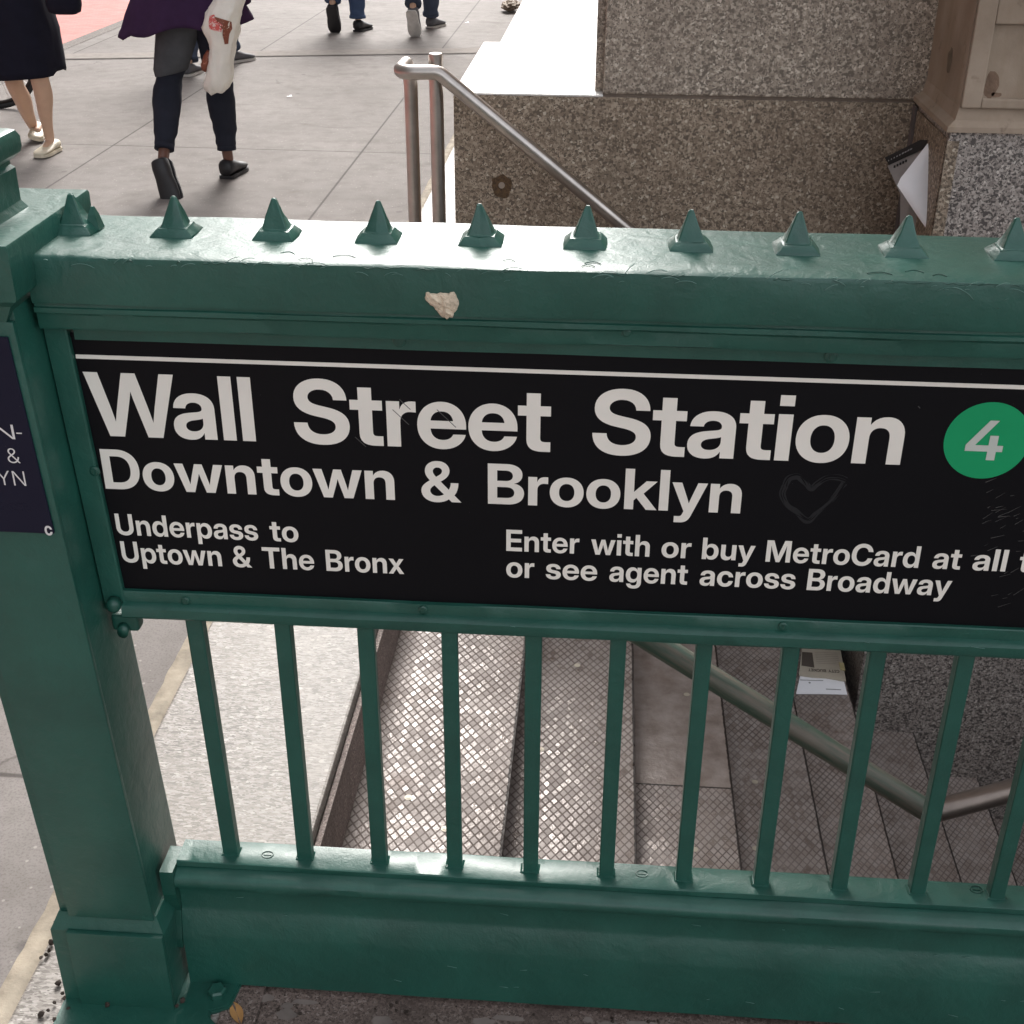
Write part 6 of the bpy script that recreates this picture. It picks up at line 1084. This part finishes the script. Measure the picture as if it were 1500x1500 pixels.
PB = person("woman in knee length navy skirt and cream flat shoes walking on the pavement", hipsB, hdB, LB, dict(skin=M['skin_pale']), skirt, arm=armB, shoes=(M['cream_shoe'], M['cream_shoe']))
hb = at(97, 12, 5.72); bm = nb(); secs = []
for z, a, b in ((.0, .06, .03), (.012, .085, .045), (.05, .095, .055), (.16, .09, .05), (.21, .075, .035), (.215, .06, .02)): secs.append(ell((hb.x - .01, hb.y, hb.z - .03 + z), a, b, EX, EY, 28, 3.2))
loft(bm, secs); done(bm); bt = thing("handbag", (hb.x, hb.y, hb.z), "dark navy handbag hanging at the side of the woman in the skirt", "handbag"); obj("bag_body", bm, M['navy_cloth'], bt, smooth=True)
bm = nb(); tube(bm, catmull([(hb.x - .06, hb.y, hb.z + .16), (hb.x - .05, hb.y, hb.z + .30), (hb.x - .01, hb.y, hb.z + .36), (hb.x + .03, hb.y, hb.z + .30), (hb.x + .04, hb.y, hb.z + .16)], 6), .008, 8); obj("strap", done(bm), M['navy_cloth'], bt, smooth=True)

# -- walkers further off
def walker(label, hd, fl_, fr_, tr, shoes, shirt, skin, lift=None, W=.1):
    """fl_/fr_: heel points of both feet on the ground; lift: side whose heel is raised, sole showing"""
    hd = Vector(hd).normalized(); rt = hd.cross(Vector((0, 0, 1))).normalized(); mid = (fl_ + fr_) / 2
    hips = Vector((mid.x, mid.y, .93)); legs = {}
    for s, h_ in ((-1, fl_), (1, fr_)):
        hp = hips + rt * (.095 * s) - Vector((0, 0, .03)); h_ = Vector(h_)
        if lift == s:
            toe = Vector((h_.x, h_.y, .015)); heel = toe - hd * .10 + Vector((0, 0, .215)); an = heel + hd * .06 + Vector((0, 0, .03)); kn = lerp(hp, an, .52) + hd * .16
            legs[s] = dict(hip=hp, knee=kn, ank=an, heel=heel, toe=toe, up=(Vector((0, 0, .45)) - hd * -.9), L=.265, W=W, H=.085)
            legs[s]['up'] = (hd * .9 + Vector((0, 0, .40)))
        else:
            heel = Vector((h_.x, h_.y, .003)); toe = heel + hd * .26 + rt * s * .06; an = heel + Vector((0, 0, .09)) + hd * .05; kn = lerp(hp, an, .50) + hd * .05
            legs[s] = dict(hip=hp, knee=kn, ank=an, heel=heel, toe=toe, L=.265, W=W, H=.085)
    def top(P, hips, hd, rt):
        bm = nb(); loft(bm, [ell((hips.x, hips.y, z), a, b, rt, hd, 28) for z, a, b in ((hips.z - .08, .19, .14), (hips.z + .1, .175, .13), (hips.z + .36, .20, .14), (hips.z + .47, .18, .12), (hips.z + .54, .09, .08))], False)
        o = obj("shirt", done(bm), shirt, P, smooth=True); o.modifiers.new("t", 'SOLIDIFY').thickness = .006
        for s in (1, -1):
            sh = hips + Vector((0, 0, .47)) + rt * (.165 * s); el = sh - Vector((0, 0, .27)) + rt * (.03 * s) - hd * .03; bm = nb(); limb(bm, [(sh + Vector((0, 0, .03)), .075), (lerp(sh, el, .5), .068), (el, .06)], 14); obj("sleeve", done(bm), shirt, P, smooth=True)
    return person(label, hips, hd, legs, dict(skin=skin), top, tr=tr, shoes=shoes, calf=(.072, .074, .076, .086, .115))
shirtA = mat_plain("white_shirt", (.6, .58, .56), .9); shirtB = mat_plain("grey_shirt", (.12, .12, .13), .9)
walker("person in bright blue jeans and black shoes walking away, seen left of the steel post", (.05, 1, 0), at(491, 48, z=0), at(523, 47, z=0), M['blue_denim'], (M['black_shoe'], M['black_shoe']), shirtA, M['skin_pale'], -1, .105)
walker("person in slate jeans and white soled black sneakers walking away behind the steel rail", (.16, 1, 0), at(608, 54, z=0), at(629, 42, z=0), M['slate_denim'], (M['grey_shoe'], M['white_rubber']), shirtB, M['skin_pale'], -1, .105)
walker("person in dark jeans and grey sneakers half hidden behind the woman in purple", (.35, 1, 0), at(272, 113, z=0), at(336, 93, z=0), M['slate_denim'], (M['grey_shoe'], M['white_rubber']), shirtB, M['skin_pale'], None, .1)

# ------------------------------------------------------------------ bicycle at the kerb, only the foot of one wheel is in the picture
wc = at(-2, 159, z=0); bk = thing("bicycle", wc, "black tyred bicycle standing behind the woman in the navy skirt", "bicycle")
def wheel(cx):
    c = Vector((cx, wc.y, .335)); bm = nb(); rr = [c + Vector((.318 * math.cos(a), 0, .318 * math.sin(a))) for a in [2 * math.pi * k / 64 for k in range(64)]]
    tube(bm, rr + rr[:1], .0175, 10, False); wh = obj("wheel", done(bm), M['rubber'], bk, smooth=True)
    bm = nb(); rr = [c + Vector((.292 * math.cos(a), 0, .292 * math.sin(a))) for a in [2 * math.pi * k / 64 for k in range(64)]]; tube(bm, rr + rr[:1], .011, 8, False); obj("rim", done(bm), M['iron'], wh, smooth=True)
    bm = nb()
    for k in range(20):
        a = 2 * math.pi * k / 20; tube(bm, [c + Vector((0, .02 * (-1) ** k, 0)), c + Vector((.285 * math.cos(a), 0, .285 * math.sin(a)))], .0013, 5)
    tag(obj("spokes", done(bm), M['steel'], wh), kind='stuff'); return c
cA = wheel(wc.x); cB = wheel(wc.x - 1.03)
bm = nb(); bb = Vector((wc.x - .44, wc.y, .28)); st_ = Vector((wc.x - .30, wc.y, .78)); hd_ = Vector((wc.x - .88, wc.y, .80))
for a, b in ((bb, st_), (st_, hd_), (bb, hd_), (cA, bb), (cA, st_), (cB, hd_ + Vector((-.02, 0, .1)))): tube(bm, [a, b], .014, 10)
obj("frame", done(bm), M['rubber'], bk, smooth=True)
bm = nb(); tube(bm, [st_, st_ + Vector((.04, 0, .14))], .012, 10); loft(bm, [ell(st_ + Vector((.04, 0, .15 + z)), a, b, n=16) for z, a, b in ((0, .10, .05), (.03, .13, .07), (.045, .11, .05))]); obj("saddle", done(bm), M['rubber'], bk, smooth=True)
bm = nb(); hh = hd_ + Vector((-.03, 0, .15)); tube(bm, [hh + Vector((0, -.28, .02)), hh + Vector((0, -.1, 0)), hh + Vector((0, .1, 0)), hh + Vector((0, .28, .02))], .012, 10); obj("handlebar", done(bm), M['steel'], bk, smooth=True)
bm = nb(); tube(bm, [bb, bb + Vector((.06, -.18, -.275))], .009, 8); obj("kickstand", done(bm), M['iron'], bk, smooth=True)
bm = nb(); tube(bm, [bb + Vector((0, -.09, 0)), bb + Vector((0, .09, 0))], .012, 8); tube(bm, [bb + Vector((0, -.09, 0)), bb + Vector((.12, -.09, -.10))], .008, 8); box(bm, bb.x + .08, bb.x + .16, bb.y - .17, bb.y - .095, bb.z - .115, bb.z - .09); obj("crank", done(bm), M['iron'], bk)
